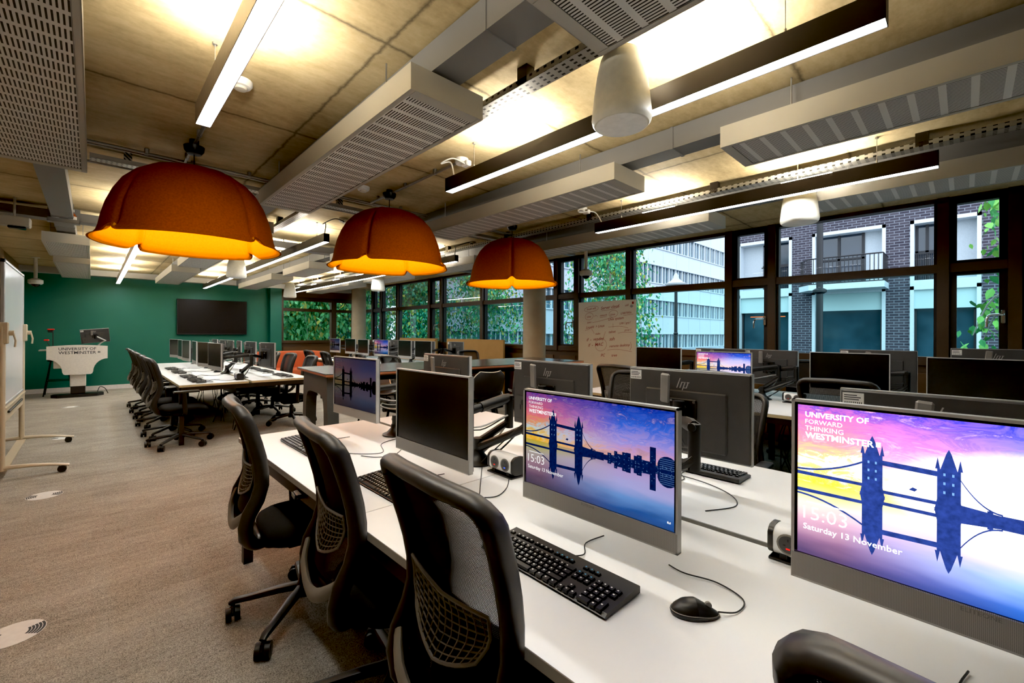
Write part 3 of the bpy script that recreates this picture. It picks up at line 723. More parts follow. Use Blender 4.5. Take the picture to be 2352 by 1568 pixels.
# ------------------------------------------------------------------ all-in-one monitor (screen faces local -Y)
MW, MH = .54, .365
def make_monitor(key=None, sticker=True):
    t = thing('computer_monitor', 'x', 'monitor', (0, 0, 0), 0)
    b = B(); hw, hh = MW / 2, MH / 2
    b.bx((-hw, -.006, -hh), (-hw + .0055, .014, hh), 0); b.bx((hw - .0055, -.006, -hh), (hw, .014, hh), 0)
    b.bx((-hw, -.006, hh - .0055), (hw, .014, hh), 0); b.bx((-hw, -.006, -hh), (hw, .014, -hh + .004), 0)
    b.bx((-hw + .0055, -.0035, hh - .0105), (hw - .0055, .0, hh - .0055), 1); b.bx((-hw + .0055, -.0035, -.128), (-hw + .0105, 0, hh - .0055), 1); b.bx((hw - .0105, -.0035, -.128), (hw - .0055, 0, hh - .0055), 1)
    b.build('bezel', [M['silver'], M['black_gloss']], t, 0)
    s = B(); zb, zt = -.129, hh - .0055; sw = hw - .0055
    s.quad([(-sw, -.002, zb), (sw, -.002, zb), (sw, -.002, zt), (-sw, -.002, zt)], 0)
    if key:
        mats = M['screens'][key]; W = .53; Hh = .303; z0 = .026 - Hh / 2
        def P(u, w, d=-.0026): return (-W / 2 + u * W, d, z0 + w * Hh)
        hzn = .47
        def shape(pts, refl=True, mat=1, d=-.0026):
            s.quad([P(u, w, d) for u, w in pts], mat)
            if refl: s.quad([P(u, 2 * hzn - w, d) for u, w in reversed(pts)], mat)
        for uc, hw_, top in ((.235, .028, .72), (.425, .027, .70)):
            shape([(uc - hw_ * 1.25, hzn - .01), (uc + hw_ * 1.25, hzn - .01), (uc + hw_, .53), (uc + hw_, top), (uc - hw_, top), (uc - hw_, .53)])
            for q in (-1, 1): shape([(uc + q * hw_ * .95 - .006, top), (uc + q * hw_ * .95 + .006, top), (uc + q * hw_ * .95, top + .065)])
            shape([(uc - hw_ * .72, top), (uc + hw_ * .72, top), (uc + .006, top + .09), (uc, top + .115), (uc - .006, top + .09)])
            for k in range(3):
                for q in (-1, 1): shape([(uc + q * .010 - .0025, .565 + k * .05), (uc + q * .010 + .0025, .565 + k * .05), (uc + q * .010 + .0025, .580 + k * .05), (uc + q * .010 - .0025, .580 + k * .05)], False, 3, -.0029)
        shape([(.25, .665), (.41, .655), (.41, .685), (.25, .695)])
        shape([(.0, .515), (.21, .515), (.21, .535), (.0, .538)])
        shape([(.26, .495), (.40, .495), (.40, .515), (.26, .515)]); shape([(.45, .49), (.62, .475), (.62, .49), (.45, .52)])
        for k in range(9):
            a, c = k / 9, (k + 1) / 9
            f = lambda q: .545 + .115 * q ** 2
            shape([(a * .21, f(a)), (c * .21, f(c)), (c * .21, f(c) + .012), (a * .21, f(a) + .012)])
            g = lambda q: .655 - .15 * (1 - (1 - q) ** 2)
            shape([(.45 + a * .09, g(a)), (.45 + c * .09, g(c)), (.45 + c * .09, g(c) + .009), (.45 + a * .09, g(a) + .009)])
        rnd = random.Random(3); u = .45
        while u < .985:
            w_ = rnd.uniform(.012, .03); h_ = (.02 + .035 * rnd.random() if u < .62 else .035 + .055 * rnd.random())
            if .845 < u < .875: h_, w_ = .185, .032
            shape([(u, hzn - .004), (min(u + w_, .998), hzn - .004), (min(u + w_, .998), hzn + h_), (u, hzn + h_)])
            if u > .6:
                for q in range(int(3)):
                    uu = u + rnd.random() * w_ * .7; ww = hzn + .008 + rnd.random() * h_ * .7
                    shape([(uu, ww), (uu + .0035, ww), (uu + .0035, ww + .006), (uu, ww + .006)], True, 3, -.0029)
            u += w_
        dome = [(.955 + .052 * math.cos(R(a)), hzn + .045 + .085 * math.sin(R(a))) for a in range(-30, 211, 20)]
        dome = [(min(q[0], .999), q[1]) for q in dome]; shape(dome, True, 1, -.0028)
        for k in range(6):
            z_ = hzn + .018 + k * .017; shape([(.915, z_), (.995, z_), (.995, z_ + .004), (.915, z_ + .004)], True, 3, -.0030)
        shape([(.33, .55), (.345, .545), (.352, .56), (.340, .568)], False, 1)
        Xt = TR(-W / 2, -.0032, z0) @ RX(R(90))
        for key_t, ux, wz, wid in (('uni', .035, .905, .19), ('fwd', .035, .86, .115), ('think', .035, .815, .118), ('west', .035, .765, .205), ('t1503', .03, .225, .135), ('sat', .03, .155, .285)):
            k2 = 't1502' if (key == 'dim' and key_t == 't1503') else key_t
            s.text(k2, 2, TR(-W / 2 + ux * W, -.0032, z0 + wz * Hh) @ RX(R(90)), wid * W)
        for k in range(4): s.quad([P(.245, .770 + k * .008, -.0032), P(.258, .770 + k * .008, -.0032), P(.258, .775 + k * .008, -.0032), P(.245, .775 + k * .008, -.0032)], 2)
        s.quad([P(.04, .335, -.0032), P(.16, .335, -.0032), P(.16, .341, -.0032), P(.04, .341, -.0032)], 2)
        for pp in ([(.955, .045), (.962, .045), (.962, .062), (.955, .062)], [(.955, .045), (.970, .045), (.970, .049), (.955, .049)], [(.967, .045), (.972, .045), (.972, .062), (.967, .062)]): s.quad([P(a, c, -.0032) for a, c in pp], 2)
    else: mats = [M['screen_off']]
    s.build('screen', mats, t, 0)
    c = B(); c.bx((-hw + .001, -.0065, -hh + .004), (hw - .001, .0, -.131), 0); c.build('speaker_bar', M['perf'], t, 0)
    m = B(); m.text('bar', 0, TR(-.025, -.0068, -.140) @ RX(R(90)), .046); m.build('bar_lettering', M['print_grey'], t, 0)
    k = B(); k.box((0, .017, 0), (MW - .006, .012, MH - .006), 0, .005); k.box((0, .026, -.03), (.36, .012, .25), 0, .01)
    k.bx((.155, .0325, -.15), (.245, .0335, -.02), 1); k.bx((.157, .0333, -.148), (.243, .0338, -.022), 0); k.bx((.195, .0335, -.10), (.205, .0341, -.07), 1)
    X = TR(0, .0237, .115)                    # slanted maker's mark, seen from behind (x mirrored)
    X = TR(.035, .0237, .105) @ Matrix.Scale(-1, 4, (1, 0, 0))
    for x0, a, c in ((0, -.001, .042), (.014, -.001, .026), (.028, -.017, .026), (.042, -.001, .026)): k.quad([(x0 + a * .36, 0, a), (x0 + .0042 + a * .36, 0, a), (x0 + .0042 + c * .36, 0, c), (x0 + c * .36, 0, c)], 2, X)
    for x0, zz in ((.014, .023), (.032, -.001), (.038, .023)): k.quad([(x0 + zz * .36, 0, zz), (x0 + .012 + zz * .36, 0, zz), (x0 + .012 + zz * .36, 0, zz + .003), (x0 + zz * .36, 0, zz + .003)], 2, X)
    k.build('back_cover', [M['charcoal'], M['dark'], M['silver']], t, 30)
    if sticker:
        q = B(); q.bx((.205, .0232, .128), (.262, .0236, .170), 0)
        for i, (w_, zz) in enumerate(((.035, .160), (.045, .153), (.04, .146))): q.bx((.258 - w_, .0236, zz), (.258, .0238, zz + .003), 1)
        for i in range(9): q.bx((.210 + i * .0055, .0236, .132), (.2125 + i * .0055, .0238, .140), 1)
        q.build('asset_sticker', [M['sticker'], M['print_black']], t, 0)
    p = B(); p.box((0, .036, .0), (.12, .008, .12), 0, .004); p.box((0, .055, 0), (.05, .035, .07), 0, .01); p.cyl((0, .075, -.055), (0, .075, .055), .024, None, 16)
    for x_ in (-.05, .05):
        for z_ in (-.05, .05): p.cyl((x_, .038, z_), (x_, .043, z_), .006, None, 8, 1)
    p.build('mount_plate', [M['dark'], M['chrome']], t)
    p = B(); Xc = TR(.062, .075, .075) @ RY(R(-5)) @ RX(R(-8)); p.box((0, 0, .03), (.042, .014, .13), 0, .006, Xc)
    for i in range(7): p.bx((-.012, .007, .045 + i * .005), (.012, .0075, .047 + i * .005), 1, 0, Xc)
    p.build('release_lever', [M['mid_silver'], M['grey_plastic']], t)
    return t

def make_keyboard():
    t = thing('keyboard', 'x', 'keyboard')
    w, d = .445, .150
    b = B(); b.prism([(-d / 2, .006), (-d / 2 + .004, .002), (d / 2, .004), (d / 2, .020), (d / 2 - .003, .023), (-d / 2 + .01, .0125)], -w / 2, w / 2, 0, None, 0)
    for x in (-.18, .18): b.box((x, .06, .003), (.03, .012, .006)); b.box((x, -.06, .0015), (.03, .012, .003))
    b.build('keyboard_case', M['frame_black'], t, 25)
    k = B()
    slope = (.023 - .0125) / (d - .013)
    def key(x, y, wx, wy, mk=1, mat=0):
        z = .0125 + (y + d / 2 - .01) * slope
        X = TR(x, y, z + .003) @ RX(math.atan(slope))
        k.add([(-wx / 2, -wy / 2, -.003), (wx / 2, -wy / 2, -.003), (wx / 2, wy / 2, -.003), (-wx / 2, wy / 2, -.003), (-wx / 2 + .0015, -wy / 2 + .002, .003), (wx / 2 - .0015, -wy / 2 + .002, .003), (wx / 2 - .0015, wy / 2 - .001, .003), (-wx / 2 + .0015, wy / 2 - .001, .003)],
              [(4, 5, 6, 7), (0, 1, 5, 4), (1, 2, 6, 5), (2, 3, 7, 6), (3, 0, 4, 7)], 0, X)
        if mk: k.quad([(-wx / 2 + .004, .0005, .0032), (-wx / 2 + .0085, .0005, .0032), (-wx / 2 + .0085, .0045, .0032), (-wx / 2 + .004, .0045, .0032)], 1 if mat == 0 else 2, X)
    u = .0187; x0 = -w / 2 + .012
    rows = [(.010, [1] * 13 + [2], 0), (-.009, [1.5] + [1] * 12 + [1.5], 0), (-.028, [1.75] + [1] * 12 + [1.25], 0), (-.047, [1.25] + [1] * 11 + [2.75], 0), (-.066, [1.25, 1.25, 1.25, 6.25, 1.25, 1.25, 1.25, 1.25], 0)]
    for y, ws, _ in rows:
        x = x0
        for q in ws: key(x + q * u / 2, y, q * u - .003, .0162, q < 3); x += q * u
    for g in range(13): key(x0 + (g + (0 if g == 0 else .5 + .4 * ((g - 1) // 4))) * u * .95 + u / 2, .038, .0150, .0115, True, 1 if g > 8 else 0)
    xb = x0 + 15.25 * u
    for r_, y in enumerate((.010, -.009)):
        for c_ in range(3): key(xb + c_ * u + u / 2, y, u - .003, .0162, True, 1 if r_ == 0 else 0)
    for c_ in range(3): key(xb + c_ * u + u / 2, .038, .0155, .0115, True, 1)
    key(xb + 1.5 * u, -.047, u - .003, .0162); [key(xb + c_ * u + u / 2, -.066, u - .003, .0162) for c_ in range(3)]
    xn = xb + 3.3 * u
    for r_, y in enumerate((.010, -.009, -.028)):
        for c_ in range(4):
            if c_ == 3 and r_ == 2: continue
            key(xn + c_ * u + u / 2, y, u - .003, .0162 if not (c_ == 3 and r_ == 1) else .0162)
    for c_ in range(3): key(xn + c_ * u + u / 2, -.047, u - .003, .0162)
    key(xn + u, -.066, 2 * u - .003, .0162); key(xn + 2.5 * u, -.066, u - .003, .0162); key(xn + 3.5 * u, -.0565, u - .003, .035)
    k.build('keys', [M['dark'], M['white_plastic'], plain('blue_legend', (.08, .35, .65), .5)], t, 0)
    c = B(); c.sweep(bez([(.0, d / 2, .012), (.01, d / 2 + .05, .004), (-.03, d / 2 + .11, .003), (-.02, d / 2 + .19, .004)], 6), .0019, 6); c.build('keyboard_cable', M['cable_black'], t)
    return t

def make_mouse():
    t = thing('mouse', 'x', 'mouse')
    def S(u, v):
        a = u * 2 * PI; ca, sa = math.cos(a), math.sin(a)
        prof = [(0, .036), (.35, .034), (.65, .028), (.88, .018), (1., .008), (.96, .001), (0, .0)]
        k = v * 6; i = min(int(k), 5); f = k - i
        r = prof[i][0] * (1 - f) + prof[i + 1][0] * f; z = prof[i][1] * (1 - f) + prof[i + 1][1] * f
        y = sa * .056 * r
        return (ca * .031 * r * (1 - .10 * sa), y, z * (1 - 1.6 * max(0, y) / .1 * .7))
    b = B(); b.grid(S, 28, 18, 0, None); b.build('mouse_body', M['dark'], t, 70)
    b = B(); b.sweep([S((i / 28), .62) for i in range(28)], .0011, 4, closed=True); b.build('side_trim', M['mid_silver'], t)
    b = B(); b.cyl((-.003, .03, .0215), (.003, .03, .0215), .008, None, 14); b.build('scroll_wheel', M['grey_plastic'], t)
    c = B(); c.sweep(bez([(0, .053, .007), (-.01, .10, .003), (-.06, .135, .003), (-.13, .10, .003), (-.17, .03, .003), (-.21, .0, .003)], 8), .0017, 6); c.build('mouse_cable', M['cable_black'], t)
    return t

def make_power():
    t = thing('power_module', 'x', 'power socket', (0, 0, 0), 0, 'white desk power modules')
    L = .15
    prof = [(.048 * math.cos(R(a)) * 1.0, .052 + .044 * math.sin(R(a))) for a in range(0, 360, 15)]
    prof = [(math.copysign(min(abs(x), .040), x), min(max(z, .012), .092)) for x, z in prof]
    X = RX(R(-12))
    b = B(); b.prism(prof, -L / 2, L / 2, 0, None, 0); b.build('module_body', M['white_plastic'], t, 50)
    b = B()
    for s in (-1, 1): b.prism([(p[0] * 1.03, p[1] * 1.02) for p in prof], s * L / 2, s * (L / 2 + .014), 0, None, 0)
    b.bx((-L / 2 - .01, -.045, .0), (L / 2 + .01, .045, .006)); b.bx((-.06, -.035, .006), (-.04, .035, .02)); b.bx((.04, -.035, .006), (.06, .035, .02)); b.build('stand', M['dark'], t, 50)
    for i, x in enumerate((-.036, .036)):
        b = B(); b.cyl((x, -.0395, .054), (x, -.0425, .054), .029, None, 22, 0); b.cyl((x, -.0425, .054), (x, -.0430, .054), .024, None, 22, 1)
        for dx, dz, a, c in ((0, .012, .003, .007), (-.009, -.003, .006, .003), (.009, -.003, .006, .003)): b.box((x + dx, -.0433, .054 + dz), (a, .001, c), 2)
        b.box((x, -.0434, .042), (.010, .001, .004), 3 if i == 0 else 4)
        b.build('socket_face', [M['grey_plastic'], M['charcoal'], M['print_black'], M['red_led'], M['blue_led']], t, 30)
    return t

def monitor_arm(label, base, mounts, arms_up=.20):
    """weighted foot, post and one jointed arm per screen; mounts = pivot points behind the screens"""
    bx_, by_ = base
    t = thing('monitor_arm', label, 'monitor arm', (bx_, by_, .73), 0, 'black jointed monitor arms')
    b = B(); b.lathe([(.085, .0), (.085, .008), (.06, .018), (.034, .045), (.030, .07)], 24); b.build('foot', M['dark'], t)
    b = B(); b.cyl((0, 0, .05), (0, 0, .125), .026, None, 16); b.build('post', M['dark'], t)
    for i, (mx, my, mz) in enumerate(mounts):
        m = Vector((mx - bx_, my - by_, mz - .73))
        side = (-1 if i % 2 else 1)
        el = Vector((.10 if m.x < 0 else .06, -.12 if m.x < 0 else -.28, .21))
        st = Vector((0, .025 * side, .085))
        b = B(); b.sweep([st, st.lerp(el, .25), el], [(.027, .024), (.026, .021), (.022, .018)], 10); b.cyl(el + Vector((0, 0, -.03)), el + Vector((0, 0, .13)), .021, None, 14)
        o = b.build('lower_arm', M['dark'], t)
        top = el + Vector((0, 0, .12)); end = m + Vector((0, 0, -.02))
        b = B(); q1 = top.lerp(end, .5)
        b.sweep([top, top.lerp(end, .12), q1], [(.018, .020), (.022, .026), (.022, .024)], 10); b.sweep([q1, top.lerp(end, .85), end], [(.018, .020), (.016, .018), (.02, .03)], 10)
        b.cyl(top + Vector((-.024, 0, 0)), top + Vector((.024, 0, 0)), .014, None, 12)
        b.build('upper_arm', M['dark'], t)
        c = B(); mid = top.lerp(end, .5) + Vector((0, 0, -.09))
        c.sweep(bez([end + Vector((0, 0, -.03)), mid, el + Vector((.02, 0, .03)), st.lerp(el, .4) + Vector((.02, 0, -.05)), (.02, .03 * side, .02)], 6), .0042, 6); c.build('cable', M['cable_grey'] if i == 0 else M['cable_black'], t)
        c = B(); c.sweep(bez([end + Vector((.01, .02, -.03)), mid + Vector((.015, .02, -.02)), el + Vector((-.02, 0, .02)), st.lerp(el, .3) + Vector((-.03, 0, -.06)), (-.03, .05 * side, .006)], 6), .003, 6); c.build('cable', M['cable_black'], t)
    return t

def bench(label, x0, x1, y0, y1, ply=True, inset=.03):
    t = thing('bench_desk', label, 'desk', ((x0 + x1) / 2, (y0 + y1) / 2, 0), 0, 'long back-to-back bench desks')
    cx, cy = (x0 + x1) / 2, (y0 + y1) / 2
    n = round((y1 - y0) / 1.6); L = (y1 - y0) / n; gap = .035; W = (x1 - x0 - gap) / 2
    for s in (-1, 1):
        xa = s * (gap / 2 + W / 2)
        for i in range(n):
            yc = -(y1 - y0) / 2 + (i + .5) * L
            b = B(); b.box((xa, yc, .7285), (W, L - .004, .003), 0); b.box((xa, yc, .7145), (W, L - .004, .025), 1)
            b.build('desktop', [M['white_lam'], M['ply_edge'] if ply else M['lam_edge']], t, 0)
    b = B(); hy = (y1 - y0) / 2 - inset; hx = (x1 - x0) / 2 - .026
    for s in (-1, 1): b.bx((s * hx - .02, -hy, .65), (s * hx + .02, hy, .70)); b.bx((s * .06 - .02, -hy, .65), (s * .06 + .02, hy, .70))
    for i in range(n + 1):
        yy = -hy + 2 * hy * i / n; b.bx((-hx, yy - .025, .645), (hx, yy + .025, .70))
    b.build('under_frame', M['lamp_black'], t, 0)
    for i in range(n + 1):
        yy = -hy + 2 * hy * i / n
        for s in (-1, 1):
            b = B(); xx = s * (hx - (.0 if i in (0, n) else .25)); b.bx((xx - .025, yy - .025, .0), (xx + .025, yy + .025, .65)); b.build('leg', M['lamp_black'], t, 0)
    b = B(); b.bx((-.14, -hy + .1, .54), (.14, hy - .1, .545)); b.bx((-.14, -hy + .1, .54), (-.135, hy - .1, .62)); b.bx((.135, -hy + .1, .54), (.14, hy - .1, .62)); b.build('cable_basket', M['dark'], t, 0)
    rnd = random.Random(int(x0 * 100))
    for i in range(n * 2):
        y = -hy + .5 + i * .8; x = rnd.uniform(-.12, .12); c = B()
        for q in range(4): c.sweep(bez([(x + q * .01, y, .55), (x + .05 - q * .02, y + rnd.uniform(-.1, .1), .3), (x + rnd.uniform(-.1, .1), y + rnd.uniform(-.1, .1), .006)], 6), .005, 5)
        c.build('hanging_cable', M['cable_black'], t)
    return t
# ------------------------------------------------------------------ furnishing
ORD = ['nearest', 'second', 'third', 'fourth', 'fifth', 'farthest']
def furnish():
    chair = make_chair(); mon_off = make_monitor(None); kb = make_keyboard(); ms = make_mouse(); pw = make_power()
    def CH(x, y, deg, lb, group='black task chairs with mesh backs', dz=0.):
        o = place(chair, USED, (x, y, 0), R(deg), lb, group)
        if dz:
            for q in o.children:
                if not q.name.startswith(('base_leg', 'gas_column')): q.location.z = dz
        return o
    def MO(x, y, z, deg, lb, proto=None, group=None):
        return place(proto or mon_off, USED, (x, y, z), R(deg), lb, group or 'slim computer monitors')
    KZ = .731
    def KB(x, y, deg, lb): return place(kb, USED, (x, y, KZ - .0), R(deg), lb, 'black keyboards')
    def MS(x, y, deg, lb): return place(ms, USED, (x, y, KZ), R(deg), lb, 'black computer mice')
    def PW(x, y, deg, lb): return place(pw, USED, (x, y, KZ), R(deg), lb, 'white desk power modules')
    m_bright = make_monitor('bright'); m_norm = make_monitor('normal'); m_dim = make_monitor('dim'); m_pink = make_monitor('pink'); m_night = make_monitor('night')

    # ---- near bench
    bench('nearest long white bench desk, filling the lower right', .65, 2.36, -1.70, 3.10, False, .11)
    CH(.77, 2.28, -97, 'farthest of the mesh chairs along the near desk, beside the dark desk leg')
    CH(.84, 1.49, -97, 'second mesh chair along the near desk, between the leg-end chair and the large front chair')
    CH(.845, .82, -94, 'large mesh chair back in front of the keyboard, closest full chair')
    CH(.835, -.10, -93, 'chair at the bottom right edge, only its rounded top showing')
    MO(1.155, 2.59, 1.045, -87, 'monitor with dull dark purple lock screen at far end of near desk', m_dim)
    MO(1.013, 1.545, 1.035, -90, 'black-screened monitor facing the walkway on the near desk')
    MO(1.055, .765, 1.012, -90, 'monitor with vivid sunset bridge lock screen in the centre of near desk', m_norm)
    MO(1.045, -.02, 1.065, -91, 'largest monitor at right edge with bright washed-out bridge lock screen', m_bright)
    MO(1.80, 2.53, 1.045, 90, 'monitor turned away with white slanted mark on back, behind the black-screened one')
    MO(1.80, 1.565, 1.045, 90, 'monitor turned away just left of the whiteboard with red writing, grey lever on back')
    MO(1.88, .85, 1.040, 90, 'large dark monitor back with white sticker behind the sunset screen')
    MO(1.87, .03, 1.015, 90, 'monitor back peeking over top of the bright screen at right edge')
    KB(.915, .785, -91, 'black keyboard in front of the vivid sunset monitor')
    KB(.90, 1.635, -90, 'black keyboard between the front chair and black-screened monitor')
    KB(.885, 2.62, -90, 'black keyboard at the far end of near desk behind the second chair')
    KB(.95, -.02, -91, 'black keyboard behind the chair top at bottom right')
    KB(2.09, .90, 90, 'black keyboard on far side of near desk below the large dark monitor back')
    KB(2.10, 1.70, 90, 'black keyboard on far side of near desk behind the arm joints')
    MS(1.01, .435, -138, 'black mouse on the white desk between the keyboard and bright screen')
    MS(2.08, 1.28, 90, 'black mouse on the far side of near desk, behind the sunset screen')
    PW(1.385, 1.475, -92, 'white twin-socket power module in front of the jointed arms on near desk')
    PW(1.46, .31, -92, 'white power module half hidden by the bright right screen')
    monitor_arm('monitor arm pair with white module in front, between black and sunset screens', (1.40, 1.70), [(1.10, 1.545, 1.03), (1.715, 1.565, 1.045)])
    monitor_arm('monitor arm at the far end of near desk, behind the dull purple screen', (1.40, 2.52), [(1.235, 2.585, 1.045), (1.715, 2.53, 1.045)])
    monitor_arm('monitor arm hidden behind the sunset screen, holding the large dark back', (1.44, .93), [(1.14, .765, 1.01), (1.795, .85, 1.04)])
    monitor_arm('monitor arm behind the bright right screen', (1.46, .08), [(1.13, -.02, 1.06), (1.785, .03, 1.015)])
    def cable(lb, pts, r=.0019):
        c = B(); c.sweep(bez(pts, 8), r, 6); tag(c.build('desk_cable', M['cable_black']), lb, 'cable', 'loose black desk cables')
    z = .733
    cable('thin black cable looping on desk beside the dull purple monitor', [(1.38, 2.42, z), (1.22, 2.36, z), (1.12, 2.18, z), (.96, 2.35, z), (.93, 2.70, z)])
    cable('short black cable curling on desk near the dull purple monitor base', [(1.38, 2.44, z), (1.30, 2.25, z), (1.16, 2.10, z), (1.07, 2.12, z), (1.02, 2.20, z)])
    cable('black cable under the black-screened monitor', [(1.36, 1.62, z), (1.20, 1.44, z), (1.13, 1.36, z), (1.10, 1.33, z), (1.16, 1.29, z), (1.25, 1.33, z), (1.33, 1.40, z)])
    cable('black cable lying on the desk under the right edge screen', [(1.17, -.28, z), (1.10, -.12, z), (1.02, -.04, z), (.99, -.06, z), (.97, -.13, z)], .0024)
    cable('black cable crossing far half of near desk beside keyboard', [(1.62, .66, z), (1.75, .60, z), (1.86, .66, z), (1.93, .80, z), (1.95, .98, z)])
    CH(2.80, 2.86, 96, 'dark chair on the far side of near desk, right of the jointed arms')
    CH(2.86, 1.11, 92, 'chair beyond the large dark monitor back on near desk', 'black task chairs with mesh backs', -.08)
    CH(2.92, 1.88, 88, 'chair on far side of near desk, behind the whiteboard-side monitor back')

    # ---- far bench by the green wall
    bench('long white bench desk in front of green wall, with six chairs in a row', .76, 2.28, 6.60, 11.45)
    for i, (y, a) in enumerate(zip((6.66, 7.34, 8.25, 8.95, 9.68, 10.5), (-88, -93, -90, -94, -89, -91))):
        CH(.78, y, a, '%s chair of the row on left side of the green-wall desk' % ORD[i], 'chairs along the green-wall desk')
    for i, (y, a) in enumerate(zip((7.08, 7.78, 8.72, 9.6, 10.32, 11.0), (-84, -80, -92, -86, -90, -78))):
        MO(1.20, y, 1.045, a, '%s dark screen facing the walkway on the green-wall desk' % ORD[i], None, 'monitors on the green-wall desk')
        if i < 4: KB(.99, y - .05, -90, '%s keyboard on left side of the green-wall desk' % ORD[i]); MS(1.0, y - .36, -88, '%s mouse on left side of the green-wall desk' % ORD[i])
    for i, (y, a) in enumerate(zip((7.08, 8.0, 8.76, 9.42, 9.98, 10.85), (96, 92, 84, 88, 94, 90))):
        MO(1.85, y, 1.045, a, '%s monitor back on right side of the green-wall desk' % ORD[i], None, 'monitors on the green-wall desk')
        monitor_arm('%s monitor arm pair along middle of the green-wall desk' % ORD[i], (1.52, y + .02), [(1.285, (7.08, 7.78, 8.72, 9.6, 10.32, 11.0)[i], 1.04), (1.765, y, 1.04)])
        if i < 3: KB(2.06, y + .05, 90, '%s keyboard on right side of the green-wall desk' % ORD[i]); MS(2.05, y - .32, 92, '%s mouse on right side of the green-wall desk' % ORD[i])
    PW(1.44, 6.86, -92, 'white power module at near end of the green-wall desk'); PW(1.46, 8.4, -92, 'white power module midway along the green-wall desk')
    rnd = random.Random(5)
    for i, y in enumerate((7.0, 7.9, 8.8, 9.6)):
        cable('%s black cable trailing across left half of the green-wall desk' % ORD[i], [(1.45, y, z), (1.3, y - .2, z), (1.18, y + .05, z), (1.1, y - .12, z), (1.05, y - .2, z)], .0024)
    for i, (x, y, a, lb) in enumerate(((2.20, 7.15, 88, 'nearest'), (2.22, 8.2, 93, 'second'), (2.20, 9.05, 92, 'third'), (2.22, 9.85, 86, 'fourth'), (2.2, 10.6, 90, 'farthest'))):
        CH(x, y, a, '%s chair on right side of the green-wall desk, towards the orange sofa' % lb, 'chairs along the green-wall desk', -.06)

    # ---- bench by the near windows
    bench('white bench desk by the brick-view windows at right', 4.0, 5.70, -1.70, 3.10)
    for y, lb, p, zz in ((2.40, 'black screen in front of whiteboard edge, window desk', None, 1.045), (1.70, 'window desk monitor showing bright pink sunset lock screen', m_pink, 1.02), (.69, 'wide black screen on window desk above a chair back', None, 1.045), (-.06, 'black screen at right edge on the window desk', None, 1.03)):
        MO(4.58, y, zz, -90, lb, p, 'monitors on the window desk')
    for y, a, lb, zz in ((1.93, 90, 'monitor back directly behind the pink sunset screen on window desk', 1.035), (1.42, 78, 'monitor back held by a V of arms beside the pink sunset screen', 1.035), (.56, 92, 'monitor back half covered by the wide black screen on window desk', 1.06), (-.18, 90, 'monitor back with white sticker at upper right, against the brick view', 1.09)):
        MO(5.12, y, zz, a, lb, None, 'monitors on the window desk')
    PW(4.80, 1.13, -95, 'white power module beside the V of arms on window desk')
    monitor_arm('V-shaped monitor arm pair on window desk beside white module', (4.85, 1.42), [(4.665, 1.70, 1.01), (5.03, 1.42, 1.03)])
    monitor_arm('monitor arm behind the black screen next to whiteboard', (4.85, 2.3), [(4.665, 2.40, 1.04), (5.035, 1.93, 1.03)])
    monitor_arm('monitor arm behind the wide black screen on window desk', (4.85, .62), [(4.665, .69, 1.04), (5.035, .56, 1.05)])
    monitor_arm('monitor arm at the right edge of window desk', (4.85, -.12), [(4.665, -.06, 1.02), (5.035, -.18, 1.08)])
    CH(4.02, 2.38, -94, 'chair beside the red-writing whiteboard at the window desk', 'chairs along the window desk')
    CH(3.98, .62, -90, 'chair back in front of the wide black screen at right', 'chairs along the window desk')
    CH(4.02, 1.52, -88, 'chair at window desk hidden behind the large dark monitor back', 'chairs along the window desk')
    CH(5.82, 1.28, 92, 'chair between the window desk and the bronze wall', 'chairs along the window desk')
    KB(4.30, 2.42, -90, 'black keyboard on window desk behind the chair beside the whiteboard'); KB(4.3, .70, -90, 'black keyboard on window desk behind the wide-screen chair')

    # ---- bench by the far windows
    bench('white bench desk by the far tree-view windows', 4.0, 5.60, 6.60, 11.45)
    fy = (7.26, 7.95, 8.95, 9.85, 10.55, 11.5)
    for i, y in enumerate(fy):
        MO(4.6, y, 1.03 if i in (3,) else 1.04, (-88, -92, -84, -90, -88, -86)[i], '%s screen facing the room on the far window desk' % ORD[i] + (', pink lit' if i == 2 else (', blue lit' if i == 5 else ', dark')), {2: m_pink if False else m_night, 5: m_dim}.get(i), 'monitors on the far window desk')
    for i, y in enumerate((7.15, 8.0, 8.75, 9.4, 10.2, 11.0)):
        MO(5.18 + (.12 if i == 0 else 0), y, 1.02, (88, 92, 86, 90, 94, 90)[i], '%s monitor back on window side of the far window desk' % ORD[i], None, 'monitors on the far window desk')
        monitor_arm('%s monitor arm pair along the far window desk' % ORD[i], (4.86, y + .15), [(4.685, fy[i], 1.03), (5.095 + (.12 if i == 0 else 0), y, 1.02)])
    for i, (x, y, a) in enumerate(((4.00, 7.0, -75), (3.95, 7.95, -98), (3.76, 9.2, -92), (3.74, 10.1, -88))):
        CH(x, y, a, '%s chair pulled up to the far window desk from the room side' % ['nearest', 'second', 'third', 'farthest'][i], 'chairs along the far window desk', -.09)
    CH(4.82, 5.85, 182, 'chair in front of the upright cardboard sheets beside the high table', 'chairs along the far window desk')
    for i, y in enumerate((7.2, 9.7, 10.6)): KB(4.30, y, -90, '%s keyboard on the far window desk' % ['nearest', 'middle', 'farthest'][i])

    # ---- high table with stools
    t = thing('high_table', 'dark topped high table with stained ply edge across the room middle', 'table', (2.86, 3.82, 0), R(-5.0))
    top = [(-1.47, -.46), (1.47, -.46), (1.47, .46), (-1.47, .46)]
    b = B(); b.box((0, 0, 1.0465), (3.0, .93, .007), 0); b.prism([(-1.50, -.465), (1.50, -.465), (1.50, .465), (-1.50, .465)], 1.028, 1.043, 1)
